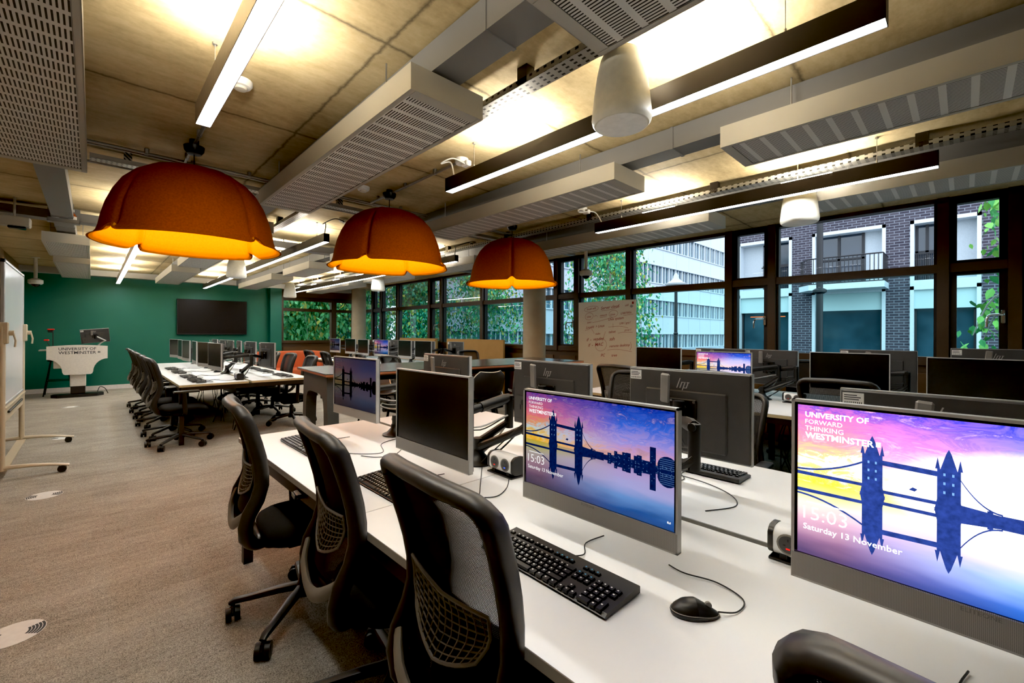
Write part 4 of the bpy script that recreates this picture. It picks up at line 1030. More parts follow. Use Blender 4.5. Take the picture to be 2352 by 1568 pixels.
    b.add([(-1.5, -.465, 1.028), (1.5, -.465, 1.028), (1.5, .465, 1.028), (-1.5, .465, 1.028), (-1.47, -.435, 1.015), (1.47, -.435, 1.015), (1.47, .435, 1.015), (-1.47, .435, 1.015)], [(0, 1, 5, 4), (1, 2, 6, 5), (2, 3, 7, 6), (3, 0, 4, 7), (7, 6, 5, 4)], 1)
    b.build('table_top', [M['table_dark'], M['table_edge']], t, 0)
    for s in (-1, 1):
        f = B(); x = s * 1.42
        out = [(-.44, 0), (-.33, 0), (-.275, .74), (-.26, .80), (-.22, .84), (-.16, .86), (.16, .86), (.22, .84), (.26, .80), (.275, .74), (.33, 0), (.44, 0), (.36, 1.012), (-.36, 1.012)]
        n = len(out); vs = [(x - .045, a, c) for a, c in out] + [(x + .045, a, c) for a, c in out]
        q = [(0, 1, 2, 13), (2, 3, 13), (3, 4, 13), (4, 5, 13), (5, 6, 12, 13), (6, 7, 12), (7, 8, 12), (8, 9, 12), (9, 10, 11, 12)]
        f.add(vs, q + [tuple(i + n for i in reversed(k)) for k in q] + [(i, (i + 1) % n, n + (i + 1) % n, n + i) for i in range(n)])
        f.build('end_frame', M['table_frame'], t, 0)
    f = B(); f.bx((-1.40, -.03, .93), (1.40, .03, 1.0)); f.build('rail', M['table_frame'], t, 0)
    stool = thing('bar_stool', 'x', 'stool', (0, 0, 0), 0, 'black shell stools at the high table')
    def SH(u, v, off=0.):
        x = (u * 2 - 1) * (.20 - .03 * max(0, v - .55)); k = v
        if k < .5: y = .20 - k / .5 * .36; z = .72 - .015 * math.sin(k / .5 * PI)
        else: q = (k - .5) / .5; y = -.16 - .07 * q - .03 * math.sin(q * PI / 2); z = .72 + .27 * q
        return (x * (1 - .35 * max(0, (v - .85) / .15) ** 2 - .3 * max(0, (.12 - v) / .12) ** 2), y + .04 * (abs(u * 2 - 1) ** 2) * (1 if v > .5 else 0) - off * (1 if v > .5 else 0), z + .03 * abs(u * 2 - 1) ** 2 * (1 if v < .6 else .3) - off * (1 if v <= .5 else 0))
    b = B(); b.grid(lambda u, v: SH(u, v), 12, 20, 0); b.grid(lambda u, v: SH(u, v, .01), 12, 20, 1); b.build('seat_shell', [M['dark'], M['frame_black']], stool, 60)
    rim = [SH(u / 10, 0) for u in range(11)] + [SH(1, v / 16) for v in range(1, 17)] + [SH(1 - u / 10, 1) for u in range(1, 11)] + [SH(0, 1 - v / 16) for v in range(1, 16)]
    b = B(); b.sweep(rim, .006, 6, closed=True); b.build('shell_rim', M['cream_plastic'], stool)
    for sx in (-1, 1):
        for sy in (-1, 1):
            b = B(); b.cyl((sx * .13, sy * .11 + .0, .70), (sx * .23, sy * .21, .0), .011, None, 8); b.build('leg', M['dark'], stool)
    b = B(); k = .40; p = [(.18, .16), (-.18, .16), (-.18, -.16), (.18, -.16)]
    b.sweep([(x * (1.0), y, .26) for x, y in [(.195, .174), (-.195, .174), (-.195, -.174), (.195, -.174)]], .009, 6, closed=True); b.box((0, 0, .69), (.26, .22, .02), 0, .008); b.build('footrest', M['dark'], stool)
    for x, y, a, lb in ((2.02, 3.42, 4, 'stool tucked under near side of high table, seen beside its end frame'), (2.88, 3.50, -6, 'stool at near side of high table, carrying a patterned bottle'), (3.55, 3.40, 4, 'stool at the near side of high table, right of the jointed arms'), (2.3, 4.52, 176, 'stool on far side of high table, left'), (3.4, 4.42, 184, 'stool on far side of high table, right')):
        place(stool, USED, (x, y, 0), R(a), lb, 'black shell stools at the high table')
    t = thing('water_bottle', 'silver and black patterned bottle standing on a stool by the high table', 'bottle', (2.90, 3.55, .706))
    b = B(); b.lathe([(.036, 0), (.04, .006), (.04, .16), (.03, .19), (.022, .20)], 20); b.build('bottle_body', M['grey_plastic'], t)
    b = B(); b.lathe([(.0405, .05), (.0405, .13)], 20); b.build('pattern_band', plain('patterned_band', (.3, .3, .3), .4, 0, .5, .95, 60), t)
    b = B(); b.lathe([(.026, .198), (.026, .23), (.02, .24), (.008, .245)], 16); b.build('cap', M['dark'], t)

    # ---- orange sofa
    t = thing('sofa', 'rust orange booth sofa at the far end below the corner window', 'sofa', (3.75, 12.75, 0))
    b = B(); b.box((0, .32, .50), (1.75, .16, .72), 0, .05, seg=3); b.build('backrest', M['orange_seat'], t)
    for s in (-1, 1): b = B(); b.box((s * .84, -.05, .50), (.13, .85, .72), 0, .05, seg=3); b.build('armrest', M['orange_seat'], t)
    b = B(); b.box((0, -.08, .27), (1.55, .66, .28), 0, .05, seg=3); b.build('seat', M['orange_seat'], t)
    b = B()
    for x in (-.8, .8):
        for y in (-.4, .35): b.cyl((x, y, 0), (x, y, .16), .02, None, 8)
    b.build('legs', M['dark'], t)
    # ---- cardboard by the windows
    for y0, y1, x, lb in ((6.62, 8.62, 6.14, 'large flat cardboard sheet standing by the windows behind the high table'), (9.1, 10.85, 6.16, 'folded cardboard packaging by the windows, left of the other sheet')):
        t = thing('cardboard_sheet', lb, 'cardboard', (x, (y0 + y1) / 2, 0), 0, 'cardboard standing at the windows')
        L = y1 - y0; b = B(); b.box((0, 0, .62), (.05, L, 1.24), 0, .004); b.box((.06, .02, .60), (.04, L - .08, 1.20), 0, .004); b.build('sheet', M['tan_card'], t, 0)
        f = B(); f.quad([(-.027, -L / 2, 1.24), (-.027, L / 2, 1.24), (-.06, L / 2 - .02, 1.17), (-.06, -L / 2 + .02, 1.17)]) if y0 > 9 else f.box((-.0265, -L * .1, .62), (.002, .01, 1.23)); f.build('fold', M['tan_card'], t, 0)

    # ---- whiteboard with writing
    t = thing('whiteboard', 'tall cream whiteboard covered in red handwriting by the windows', 'whiteboard', (5.92, 3.995, 0))
    W, H0, H1 = 1.08, .10, 1.90
    b = B(); b.box((0, 0, (H0 + H1) / 2), (.022, W, H1 - H0), 0, .003); b.build('board', M['board_cream'], t, 0)
    b = B()
    for y in (-.38, .38):
        b.bx((-.25, y - .02, .05), (.25, y + .02, .09)); b.bx((.012, y - .02, .07), (.03, y + .02, 1.5))
        for x in (-.22, .22): b.cyl((x, y - .015, .028), (x, y + .015, .028), .028, None, 14)
    b.build('stand', M['dark'], t, 0)
    # handwriting: (u from left as seen from the room, w up, height, text)
    k = B(); X0 = -.0118
    def W2(u, w): return (X0, W / 2 - u * W, H0 + w * (H1 - H0))
    def wr(key, u, w, width, rot=5.):
        X = Matrix.Translation(W2(u, w)) @ Matrix(((0, 0, -1, 0), (-1, 0, 0, 0), (0, 1, 0, 0), (0, 0, 0, 1))) @ RZ(R(rot))
        k = B(); k.text(key, 0, X, width * W); k.build('handwritten_word', M['ink_red'], t, 0)
    k2 = B()
    def ln(pts, r=.0022): k2.sweep(bez([W2(u, w) for u, w in pts], 5), [(r, r * .3)] * ((len(pts) - 1) * 5 + 1), 4, 0, up=(1, 0, 0))
    def oval(u, w, a, c): k2.sweep([W2(u + a * math.cos(q * PI / 10), w + c * math.sin(q * PI / 10) + .05 * a * math.cos(q * PI / 10)) for q in range(20)], [(.0022, .0007)] * 20, 4, 0, closed=True, up=(1, 0, 0))
    for key, u, w, wd in (('h1', .16, .925, .17), ('h2', .42, .925, .32), ('h3', .83, .945, .06), ('h4', .165, .855, .08), ('h5', .40, .865, .13), ('h6', .58, .870, .09), ('h7', .76, .875, .17), ('h8', .17, .805, .10), ('h9', .55, .825, .26), ('h10', .15, .755, .34), ('h11', .74, .790, .18), ('h12', .32, .700, .09), ('h13', .56, .715, .12), ('h14', .82, .735, .11), ('h15', .16, .640, .32), ('h16', .57, .650, .09), ('h17', .19, .59, .28), ('h18', .57, .590, .34), ('h19', .42, .505, .08), ('h20', .61, .510, .09)): wr(key, u, w, wd)
    oval(.245, .935, .13, .025); oval(.205, .868, .075, .032); oval(.635, .885, .075, .03); oval(.42, .61, .10, .055)
    ln([(.43, .915), (.62, .925), (.74, .945)]); ln([(.40, .855), (.52, .862)]); ln([(.80, .868), (.96, .876)]); ln([(.27, .81), (.45, .83), (.62, .855)]); ln([(.13, .74), (.2, .75), (.27, .78)]); ln([(.25, .755), (.28, .73), (.30, .71)])
    ln([(.71, .715), (.82, .725), (.95, .723)]); ln([(.55, .77), (.75, .775), (.88, .76)]); ln([(.63, .80), (.63, .78), (.63, .76)]); ln([(.53, .565), (.7, .575), (.94, .56)]); ln([(.92, .64), (.93, .6), (.91, .57)]); ln([(.50, .73), (.47, .68), (.45, .64)]); ln([(.30, .865), (.33, .875), (.36, .865)])
    k2.build('marker_line_pattern', M['ink_red'], t, 0)
    q = B(); q.box((X0 - .003, -W / 2 + .05, 1.85), (.006, .03, .035), 0); q.cyl((X0, -W / 2 + .07, 1.80), (X0 - .012, -W / 2 + .07, 1.80), .022, None, 14, 1); q.build('magnets', [M['ink_red'], M['grey_plastic']], t)

    # ---- rolling whiteboard by the left wall
    t = thing('rolling_whiteboard', 'tall rolling whiteboard with beige frame at the left edge', 'whiteboard', (-.60, 6.95, 0), R(0))
    y0, y1 = -.80, .80
    b = B(); b.bx((-.008, y0 + .05, .69), (.008, y1 - .03, 2.03)); b.build('board', M['board'], t, 0)
    b = B()
    for zz in (.685, 2.035): b.box((0, .01, zz), (.03, y1 - y0 - .02, .03), 0, .006)
    for yy in (y0 + .035, y1 - .015): b.box((0, yy, 1.36), (.03, .03, 1.38), 0, .006)
    for yy in (y0 + .035, y1 - .015): b.box((0, yy, 2.035), (.036, .04, .036), 1, .006)
    b.build('board_frame', [M['silver'], M['dark']], t)
    for yy in (y0, y1):
        b = B(); b.sweep([(-.0, yy, .09), (0, yy, 1.42)], [(.032, .024)] * 2, 14, up=(1, 0, 0)); p = b.build('post', M['beige_metal'], t)
        b = B(); b.box((0.0, yy, 1.36), (.085, .06, .20), 0, .008); b.cyl((.03, yy, 1.36), (.075, yy, 1.36), .025, None, 14); b.sweep([(.07, yy, 1.36), (.085, yy, 1.29), (.08, yy, 1.23)], [(.014, .008)] * 3, 8); b.build('pivot_clamp', M['beige_metal'], p)
        b = B(); path = [(x, yy, .115 - .055 * (x / .45) ** 2 + .0) for x in [-.44 + .088 * i for i in range(11)]]
        b.sweep(path, [(.028, .012 + .010 * (1 - abs(i - 5) / 5)) for i in range(11)], 8, up=(0, 0, 1)); f = b.build('foot', M['beige_metal'], t)
        for x in (-.39, .39):
            b = B(); b.cyl((x, yy - .026, .034), (x, yy + .026, .034), .033, None, 18); b.box((x, yy, .055), (.05, .04, .02), 0, .006); b.build('caster', M['dark'], f)
    b = B(); b.bx((-.012, y0, .52), (.012, y1, .66)); b.bx((-.03, y0, .655), (.03, y1, .665)); b.build('cross_rail', M['beige_metal'], t, 0)
    b = B(); b.bx((-.035, y0, .085), (.035, y1, .10)); b.build('floor_rail', M['beige_metal'], t, 0)
    b = B(); b.box((.02, 0, .60), (.02, 1.1, .02), 0, .004); b.build('pen_tray', M['dark'], t)

    # ---- lectern
    t = thing('lectern', 'cream lectern with curved front panel and university lettering by green wall', 'lectern', (-.215, 12.95, 0))
    fr = [(-.455, .80), (-.455, 1.065)] + [(-.455 + .91 * i / 10, 1.065 + .028 * math.sin(PI * i / 10)) for i in range(1, 10)] + [(.455, 1.065), (.455, .80)]
    rt = [(.455 - .22 * math.sin(R(a)) ** 1.0 * 1.0, .80 - .30 * (1 - math.cos(R(a)))) for a in (10, 25, 40, 55, 70, 85)]
    rt = [(.455 - .225 * math.sin(R(a)), .80 - .27 * (1 - math.cos(R(a)))) for a in (12, 25, 38, 51, 64, 77, 90)] + [(.215, .49), (.19, .475)]
    out = fr + rt + [(-x, y) for x, y in reversed(rt)]
    b = B(); b.prism(out, -.02, .02, 0, TR(0, -.05, 0), 1); b.build('front_panel', M['lectern_white'], t, 25)
    b = B(); b.text('uniL', 0, TR(-.285, -.0712, .985) @ RX(R(90)), .56); b.text('westL', 0, TR(-.285, -.0712, .905) @ RX(R(90)), .56)
    for i in range(6): b.quad([(.30, -.0712, .922 + i * .006), (.34, -.0712, .922 + i * .006), (.34, -.0712, .9262 + i * .006), (.30, -.0712, .9262 + i * .006)], 0)
    b.build('lettering', M['print_black'], t, 0)
    b = B(); b.box((0, .22, 1.03), (.86, .52, .03), 0, .006); b.box((-.50, .2, .985), (.14, .35, .025), 1, .006); b.box((-.25, .16, .70), (.22, .35, .18), 0, .01); b.build('worktop', [M['lectern_white'], M['beam_grey']], t)
    b = B(); b.box((0, .13, .37), (.245, .22, .30), 0, .01); b.build('upper_column', M['lectern_white'], t)
    b = B(); b.box((0, .13, .15), (.225, .20, .17), 0, .006); b.build('lower_column', M['lamp_black'], t)
    b = B(); b.prism([(-.40, .0), (-.30, -.14), (.0, -.17), (.30, -.14), (.40, .0), (.36, .18), (-.36, .18)], .0, .062, 0, TR(0, .08, 0)); b.build('base', M['dark'], t, 20)
    b = B(); b.sweep(bez([(.30, .25, .06), (.34, .3, .16), (.42, .3, .12), (.47, .25, .01)], 6), .008, 6); b.build('mains_cable', M['cable_black'], t)
    o = MO(.0, 12.98, 1.28, 4, 'thin black monitor on an arm above the lectern, turned away', make_monitor(None), 'slim computer monitors'); o.rotation_euler = (R(-18), R(6), R(182)); o.location = (-.165 + .21, 13.1, 1.285); o.scale = (.85, .85, .85)
    t = thing('monitor_arm', 'small black monitor arm clamped on the lectern top', 'monitor arm', (.09, 13.12, 1.046), 0, 'black jointed monitor arms')
    b = B(); b.lathe([(.06, 0), (.06, .012), (.03, .03)], 16); b.build('foot', M['dark'], t); b = B(); b.sweep([(0, 0, .02), (.05, -.02, .09), (.12, -.08, .13), (-.02, -.07, .22)], .016, 8); b.build('lower_arm', M['silver'], t)
    t = thing('laptop', 'closed dark tablet lying on top of the lectern', 'laptop', (-.25, 13.1, 1.046)); b = B(); b.box((0, 0, .012), (.30, .22, .024), 0, .004); b.build('case', M['dark'], t); b = B(); b.box((0, 0, .026), (.28, .20, .003)); b.build('glass', M['grey_plastic'], t)
    t = thing('gooseneck_lamp', 'tall red and black gooseneck lamp on left of the lectern', 'lamp', (-.585, 13.05, 1.046), 0, 'red headed gooseneck lamps')
    b = B(); b.cyl((0, 0, -.05), (0, 0, .36), .008, None, 8); b.build('stem', M['dark'], t); b = B(); b.box((-.03, 0, .37), (.11, .09, .025), 0, .01); b.box((-.035, 0, .33), (.08, .07, .05), 1, .01); b.build('lamp_head', [M['red'], M['dark']], t)
    t = thing('gooseneck_lamp', 'short tilted red gooseneck lamp on left of the lectern', 'lamp', (-.60, 13.02, 1.046), 0, 'red headed gooseneck lamps')
    b = B(); b.cyl((0, 0, -.05), (-.07, 0, .13), .006, None, 8); b.build('stem', M['dark'], t); b = B(); b.box((-.075, 0, .15), (.08, .07, .03), 0, .012); b.build('lamp_head', M['red'], t)
    t = thing('bar_stool', 'black metal bar stool behind the lectern', 'stool', (-.52, 13.62, 0))
    for sx, sy in ((-1, -1), (1, -1), (1, 1), (-1, 1)): b = B(); b.cyl((sx * .12, sy * .12, .74), (sx * .22, sy * .22, 0), .012, None, 8); b.build('leg', M['dark'], t)
    b = B(); b.sweep([(.18, .18, .32), (-.18, .18, .32), (-.18, -.18, .32), (.18, -.18, .32)], .009, 6, closed=True); b.build('footrest', M['dark'], t); b = B(); b.box((0, 0, .75), (.34, .34, .03), 0, .012); b.build('seat', M['dark'], t)

    # ---- wall screen
    t = thing('wall_screen', 'large black television mounted on the green wall', 'television', (2.36, GY - .07, 1.77))
    b = B(); b.box((0, 0, 0), (1.58, .05, .93), 0, .008); b.build('screen_case', M['dark'], t); b = B(); b.bx((-.775, -.027, -.44), (.775, -.0255, .455)); b.build('screen', plain('television_glass', (.008, .006, .0055), .35, 0, .18), t, 0)
    b = B(); b.box((0, .045, 0), (.5, .05, .35)); b.build('wall_bracket', M['dark'], t, 0); b = B(); b.box((.02, -.028, -.452), (.03, .003, .006)); b.build('badge', M['chrome'], t, 0)
    # ---- floor stickers
    for i, (x, y, r) in enumerate(((-.255, 3.0, .105), (-.285, 5.36, .11), (-.265, 8.1, .115), (-.28, 11.3, .115))):
        t = thing('floor_sticker', '%s round white walkway sticker on the carpet' % ['nearest', 'second', 'third', 'farthest'][i], 'floor sticker', (x, y, 0), R(-8), 'round white floor stickers')
        b = B(); b.lathe([(r, .0005), (r, .0015)], 36); o = b.build('disc', M['sticker'], t, 0)
        b = B()
        for s in (0, PI):
            for j in range(5):
                rr = r * (.45 + .11 * j); a0, a1 = (-.55, .55)
                pts = [(rr * math.cos(s + a0 + (a1 - a0) * q / 8), rr * math.sin(s + a0 + (a1 - a0) * q / 8)) for q in range(9)] + [((rr + .009) * math.cos(s + a1 - (a1 - a0) * q / 8), (rr + .009) * math.sin(s + a1 - (a1 - a0) * q / 8)) for q in range(9)]
                for q in range(8): b.quad([(pts[q][0], pts[q][1], .002), (pts[q + 1][0], pts[q + 1][1], .002), (pts[16 - q][0], pts[16 - q][1], .002), (pts[17 - q][0], pts[17 - q][1], .002)])
        b.build('printed_arcs', M['print_black'], t, 0)

# ------------------------------------------------------------------ the street outside
def wall_holes(b, mk, y0, y1, z0, z1, holes, mat=0):
    ys = sorted({y0, y1, *[q for h in holes for q in h[:2] if y0 < q < y1]}); zs = sorted({z0, z1, *[q for h in holes for q in h[2:] if z0 < q < z1]})
    for a, c in zip(ys[:-1], ys[1:]):
        for d, e in zip(zs[:-1], zs[1:]):
            my, mz = (a + c) / 2, (d + e) / 2
            if any(h[0] < my < h[1] and h[2] < mz < h[3] for h in holes): continue
            b.quad([mk(a, d), mk(c, d), mk(c, e), mk(a, e)], mat)

def build_outside():
    b = B(); b.quad([(WX + .2, -30, -.15), (90, -30, -.15), (90, 90, -.15), (WX + .2, 90, -.15)]); b.quad([(-20, GY + .2, -.15), (WX + .2, GY + .2, -.15), (WX + .2, 90, -.15), (-20, 90, -.15)]); struct(b.build('street_ground', M['asphalt'], smooth=0), 'wet street outside')
    X = 20.
    bays = [(4.80, 6.80), (1.96, 4.12), (-.32, 1.33), (-3.1, -1.1)]
    t = thing('brick_building', 'dark brick building with white framed windows across the street at right', 'building', (X, 2., 0))
    holes = []
    for a, c in bays: holes += [(a, c, 3.22, 5.24), (a, c, -.1, 3.02), (a, c, 6.35, 8.4)]
    b = B(); wall_holes(b, lambda y, z: (0, y - 2., z), -8., 7.2, -.15, 10., holes)
    b.quad([(0, 5.2, -.15), (8, 5.2, -.15), (8, 5.2, 10), (0, 5.2, 10)]); b.build('brick_wall', M['brick'], t, 0)
    for i, (a, c) in enumerate(bays):
        for z0, z1, kind in ((3.22, 5.24, 'u'), (-.1, 3.02, 'g'), (6.35, 8.4, 'u')):
            f = B(); ya, yc = a - 2., c - 2.
            f.bx((-.06, ya, z0), (.45, ya + .10, z1)); f.bx((-.06, yc - .10, z0), (.45, yc, z1)); f.bx((-.06, ya, z1 - .12), (.45, yc, z1))
            if kind == 'u': f.bx((-.06, ya, z0 - .20), (.3, yc, z0))
            o = f.build('window_surround', M['white_frame'], t, 0)
            g = B()
            if kind == 'u':
                ym = (ya + .75) if i in (1, 2) else (yc - .75)
                ga, gc = (ym, yc) if i in (1, 2) else (ya, ym)
                ra, rc = (ya, ym) if i in (1, 2) else (ym, yc)
                if i == 1: ga, gc, ra, rc = ya + .62, yc, ya, ya + .62
                if i == 2: ga, gc, ra, rc = ya + .85, yc, ya, ya + .85
                if i == 0: ga, gc, ra, rc = ya, yc - .85, yc - .85, yc
                g.quad([(.4, ga, z0), (.4, gc, z0), (.4, gc, z1), (.4, ga, z1)]); g.build('pane', M['ext_glass_dark'], o, 0)
                r = B(); r.quad([(.38, ra, z0), (.38, rc, z0), (.38, rc, z1), (.38, ra, z1)]); r.build('reveal_panel', M['ext_grey'], o, 0)
                s = B(); gm = (ga + gc) / 2
                for yy in (ga + .05, gm, gc - .14): s.bx((.34, yy - .04, z0), (.40, yy + .04, z1))
                s.bx((.34, ga, z0 + .95), (.40, gc, z0 + 1.02)); s.build('sash', M['ext_metal'], o, 0)
                if i != 1:
                    rl = B(); n = 14
                    for q in range(n): yy = ga + .1 + (gc - ga - .2) * q / (n - 1); rl.box((.2, yy, z0 + .45), (.015, .02, .9))
                    rl.bx((.18, ga, z0 + .9), (.22, gc, z0 + .94)); rl.build('railing', M['ext_metal'], o, 0)
            else:
                g.quad([(.3, ya, z0), (.3, yc, z0), (.3, yc, 2.30), (.3, ya, 2.30)]); g.build('pane', M['ext_glass'], o, 0)
                r = B(); r.bx((.05, ya + .1, 2.27), (.2, yc - .1, 2.95)); r.build('fascia_panel', M['ext_panel'], o, 0)
                s = B()
                for yy in ([ya + .13, ya + .75, yc - .13] if i != 1 else [ya + .13, yc - .13]): s.bx((.2, yy - .03, z0), (.3, yy + .03, 2.3))
                s.build('sash', M['ext_metal'], o, 0)
                l = B(); l.bx((.5, ya + .3, 2.05), (.52, yc - .4, 2.075)); 
                if i == 0: l.build('indoor_light', glow('indoor_orange_glow', (1., .16, .04), .7), o, 0).location = (-.21, 0, .05)
    # balcony of the second bay
    t2 = thing('balcony', 'balcony with black railing and white slab on the brick building', 'balcony', (X, 3.0, 3.2))
    b = B(); b.prism([(-1.15, -1.12), (-1.15, 1.0), (-.5, 1.45), (0, 1.45), (0, -1.12)], -.22, -.02, 0, None); b.build('slab', M['white_frame'], t2, 0)
    b = B(); pts = [(0, -1.08), (-1.1, -1.08), (-1.1, .98), (-.48, 1.40), (0, 1.40)]
    for (xa, ya), (xc, yc) in zip(pts[:-1], pts[1:]):
        L = math.hypot(xc - xa, yc - ya); n = max(2, int(L / .11))
        for q in range(n): x_ = xa + (xc - xa) * q / n; y_ = ya + (yc - ya) * q / n; b.box((x_, y_, .45), (.02, .02, .94))
        for zz in (.0, .92): b.sweep([(xa, ya, zz), (xc, yc, zz)], .022, 4)
    b.build('railing', M['ext_metal'], t2, 0)
    b = B()
    for q in range(3): b.box((-1.09, -1.0 + q * .11, .45), (.012, .07, .85))
    b.build('white_slats', M['white_frame'], t2, 0)
    # office blocks
    def office(lb, x0, x1, Y, floors, pitch, group, right_dark=False):
        t = thing('office_building', lb, 'building', (x0, Y, 0), 0, group)
        L = x1 - x0; b = B(); z = -.15; bands = floors
        wz = [-.15]
        b.quad([(0, .25, -.15), (L, .25, -.15), (L, .25, 16), (0, .25, 16)], 0); b.build('facade_glass', M['ext_curtain'], t, 0)
        p = B(); prev = -.15
        for a, c in bands:
            p.bx((0, 0, prev), (L, .2, a)); p.bx((0, -.08, a - .08), (L, .0, a)); p.bx((0, -.05, prev), (L, .0, prev + .06)); prev = c
        p.bx((0, 0, prev), (L, .2, 16)); p.build('spandrel_band', M['ext_panel_white'], t, 0)
        j = B(); n = int(L / pitch)
        for i in range(n + 1):
            x = i * pitch
            for a, c in bands: j.box((x, .12, (a + c) / 2), (.13, .14, c - a)); j.box((x + pitch * .5, .14, (a + c) / 2), (.07, .1, c - a))
            if i % 2 == 0:
                prev = -.15
                for a, c in list(bands) + [(16, 16)]: j.box((x, -.004, (prev + a) / 2), (.035, .01, a - prev), 1); prev = c
        j.build('window_mullion', [M['white_frame'], M['ext_grey']], t, 0)
        return t
    office('white office block with ribbon windows behind the street lamp', 20.2, 62., 18., [(.15, 1.35), (2.95, 4.2), (5.65, 7.1), (8.6, 10.1)], 1.25, 'white office blocks outside')
    office('distant white office block seen through the birch trees', 10., 56., 37., [(.3, 1.6), (3.6, 5.0), (6.9, 8.3), (10.2, 11.6)], 1.4, 'white office blocks outside')
    # lamp posts
    t = thing('street_lamp', 'black street lamp post with ring in front of the brick balcony', 'lamp post', (14., 2.72, -.15)); b = B(); b.cyl((0, 0, 0), (0, 0, 6.2), .085, .07, 14); b.lathe([(.1, 2.62), (.16, 2.66), (.16, 2.72), (.1, 2.76)], 16); b.build('post', M['ext_metal'], t); b = B(); b.sweep(bez([(0, 0, 6.1), (0, .1, 6.6), (0, .5, 6.7)], 6), .05, 8); b.build('bracket', M['ext_metal'], t)
    t = thing('street_lamp', 'black street lamp with round head in front of the white offices', 'lamp post', (16., 7.66, -.15)); b = B(); b.cyl((0, 0, 0), (0, 0, 3.3), .07, .055, 14); b.lathe([(.06, 1.5), (.09, 1.55), (.06, 1.6)], 14); b.build('post', M['ext_metal'], t); b = B(); b.lathe([(.05, 3.3), (.38, 3.38), (.40, 3.44), (.25, 3.5), (.12, 3.62), (.09, 3.75), (.02, 3.85)], 22); b.build('lamp_head', M['ext_grey'], t)
    # trees
    def tree(lb, x, y, h, spread, n, leafmats, drop=.5, size=.06, zmin=.6, seed=1, side=None, kind='birch_tree'):
        t = thing(kind, lb, 'tree', (x, y, -.15), 0, 'street trees outside')
        rnd = random.Random(seed); tr = B()
        tr.sweep([(0, 0, 0), (.06, .03, h * .35), (-.04, .05, h * .7), (.02, 0, h)], [.10, .085, .055, .02], 10)
        tips = []
        for i in range(22):
            z = h * rnd.uniform(.28, .95); a = rnd.uniform(0, 2 * PI) if side is None else side + rnd.uniform(-.7, .7)
            L = spread * rnd.uniform(.5, 1.) * (1.15 - .6 * z / h)
            p = [(0, 0, z), (L * .4 * math.cos(a), L * .4 * math.sin(a), z + .3 * L), (L * .8 * math.cos(a), L * .8 * math.sin(a), z + .25 * L), (L * math.cos(a), L * math.sin(a), z - drop * L * .5)]
            pp = bez(p, 4); tr.sweep(pp, [.028 * (1 - k / len(pp)) + .004 for k in range(len(pp))], 5); tips.append(pp)
        tr.build('trunk', M['bark'], t)
        lf = B(); mats = [M[q] for q in leafmats]
        for i in range(n):
            pp = rnd.choice(tips); q = pp[int((rnd.random() ** .6) * (len(pp) - 1))]
            g = .30 * spread
            c = Vector((q.x + rnd.gauss(0, g * .5), q.y + rnd.gauss(0, g * .5), q.z - abs(rnd.gauss(0, drop * 1.0)) + rnd.gauss(0, .12)))
            if c.z < zmin: continue
            s = size * rnd.uniform(.6, 1.3); Xr = Matrix.Translation(c) @ RZ(rnd.uniform(0, 6.3)) @ RX(rnd.uniform(-.9, .9)) @ RY(rnd.uniform(-.6, .6))
            lf.add([(0, 0, 0), (s * .36, .03 * s, -s * .35), (s * .34, .05 * s, -s * .75), (0, s * .0, -s * 1.35), (-s * .34, .05 * s, -s * .75), (-s * .36, .03 * s, -s * .35)], [(0, 1, 2, 3), (0, 3, 4, 5)], rnd.choice((0, 0, 0, 1, 1, 2)) % len(mats), Xr)
        lf.build('foliage', mats, t, 0)
    tree('dense leafy tree filling the far corner window', 5.3, 17.6, 5.5, 2.4, 14000, ['leaf_green', 'leaf_green', 'leaf_yellow'], .8, .14, .3, 3)
    tree('leafy tree beside the far round column', 7.9, 18.4, 5.5, 1.9, 9000, ['leaf_green', 'leaf_teal', 'leaf_yellow'], .8, .12, .3, 4)
    tree('drooping birch in the window right of the far column', 9.2, 15.6, 6.5, 1.9, 13000, ['leaf_teal', 'leaf_green', 'leaf_yellow'], 1.3, .10, .4, 5)
    tree('open birch behind the middle and smallest orange lamps', 10.2, 12.2, 6., 2.0, 8000, ['leaf_green', 'leaf_teal', 'leaf_yellow'], .9, .085, .5, 6)
    tree('birch with hanging sprays behind the red-writing whiteboard', 10.6, 7.0, 6.5, 1.75, 11000, ['leaf_green', 'leaf_teal', 'leaf_yellow'], 1.4, .075, .5, 8)
    tree('fresh green branches entering the window at the right edge', 9.4, -1.15, 5.0, 1.25, 1700, ['leaf_fresh', 'leaf_green', 'leaf_fresh'], .5, .105, .8, 9, R(95), 'leafy_tree')
    w = bpy.data.worlds.new('overcast'); SC.world = w; w.use_nodes = True
    nt = w.node_tree; bg = nt.nodes['Background']; bg.inputs[0].default_value = (.80, .90, 1., 1); bg.inputs[1].default_value = .92

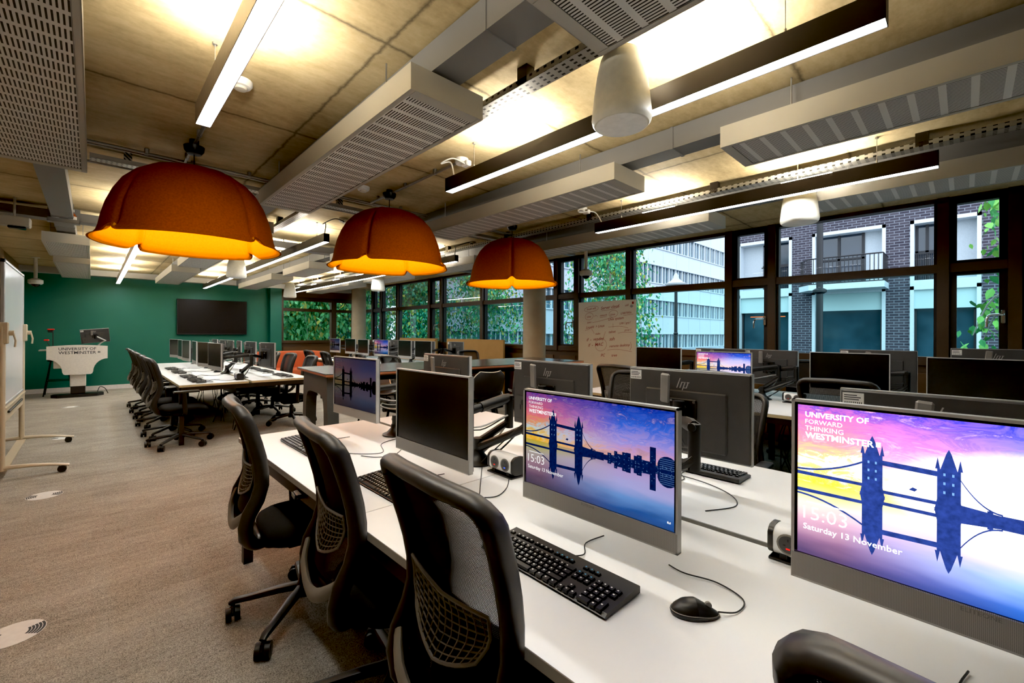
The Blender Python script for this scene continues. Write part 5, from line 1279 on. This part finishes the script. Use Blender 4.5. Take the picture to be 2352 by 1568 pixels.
# ------------------------------------------------------------------ run
for k, s, wgt, sh in (('uni', 'UNIVERSITY OF', .02, 0), ('fwd', 'FORWARD', -.005, 0), ('think', 'THINKING', -.005, 0), ('west', 'WESTMINSTER', .02, 0), ('t1503', '15:03', -.012, 0), ('t1502', '15:02', -.012, 0), ('sat', 'Saturday 13 November', 0, 0), ('bar', 'ELITEONE', 0, 0), ('uniL', 'UNIVERSITY OF', .008, 0), ('westL', 'WESTMINSTER', .008, 0)):
    mk_text(k, s, wgt, sh, 1.0)
HAND = ['South w/b', 'Server cloud', 'old', 'Unix', 'network', 'Linux', 'UW/Win', 'ipsec :', 'Unix system', 'Lnux/d  > Linux', 'UW / grp1', 'make', 'telnet', 'group 2', 'if  -  vendor', 'ssh', 'if  -  MAC', 'remote desktop', 'PC', 'tree']
for i, s in enumerate(HAND): mk_text('h%d' % (i + 1), s, .012, .35, 1.0)
def scale_text():
    for k in list(TEXT):
        vs, fs = TEXT[k]; x1 = max(v[0] for v in vs)
        TEXT[k] = (vs, fs)
mk_materials()
screen_materials('bright', .72, 0, 1.0); screen_materials('normal', .22); screen_materials('dim', .035, .45); screen_materials('pink', .33, 0, .35); screen_materials('night', .13)
build_room(); build_ceiling(); build_pendants(); furnish(); build_outside()
cam = bpy.data.cameras.new('camera'); co = bpy.data.objects.new('camera', cam); COL.objects.link(co)
cam.sensor_width = 36.; cam.lens = 1003. / 2352 * 36.; cam.shift_y = -.0081; cam.clip_start = .05; cam.clip_end = 300
co.location = (0, 0, 1.38); co.rotation_euler = (R(90), R(-.26), R(-43.86)); SC.camera = co
SC.view_settings.view_transform = 'Standard'; SC.view_settings.look = 'None'; SC.view_settings.exposure = 1.75
vs = SC.view_settings; vs.use_curve_mapping = True; cm = vs.curve_mapping; cm.black_level = (.0025, .0025, .0025); cm.white_level = (.92, .92, .92); cm.update()
c = SC.cycles
c.use_denoising = True; c.max_bounces = 6; c.diffuse_bounces = 4; c.glossy_bounces = 3; c.transparent_max_bounces = 16; c.transmission_bounces = 4
c.caustics_reflective = False; c.caustics_refractive = False; c.sample_clamp_indirect = 6.; c.adaptive_threshold = .02
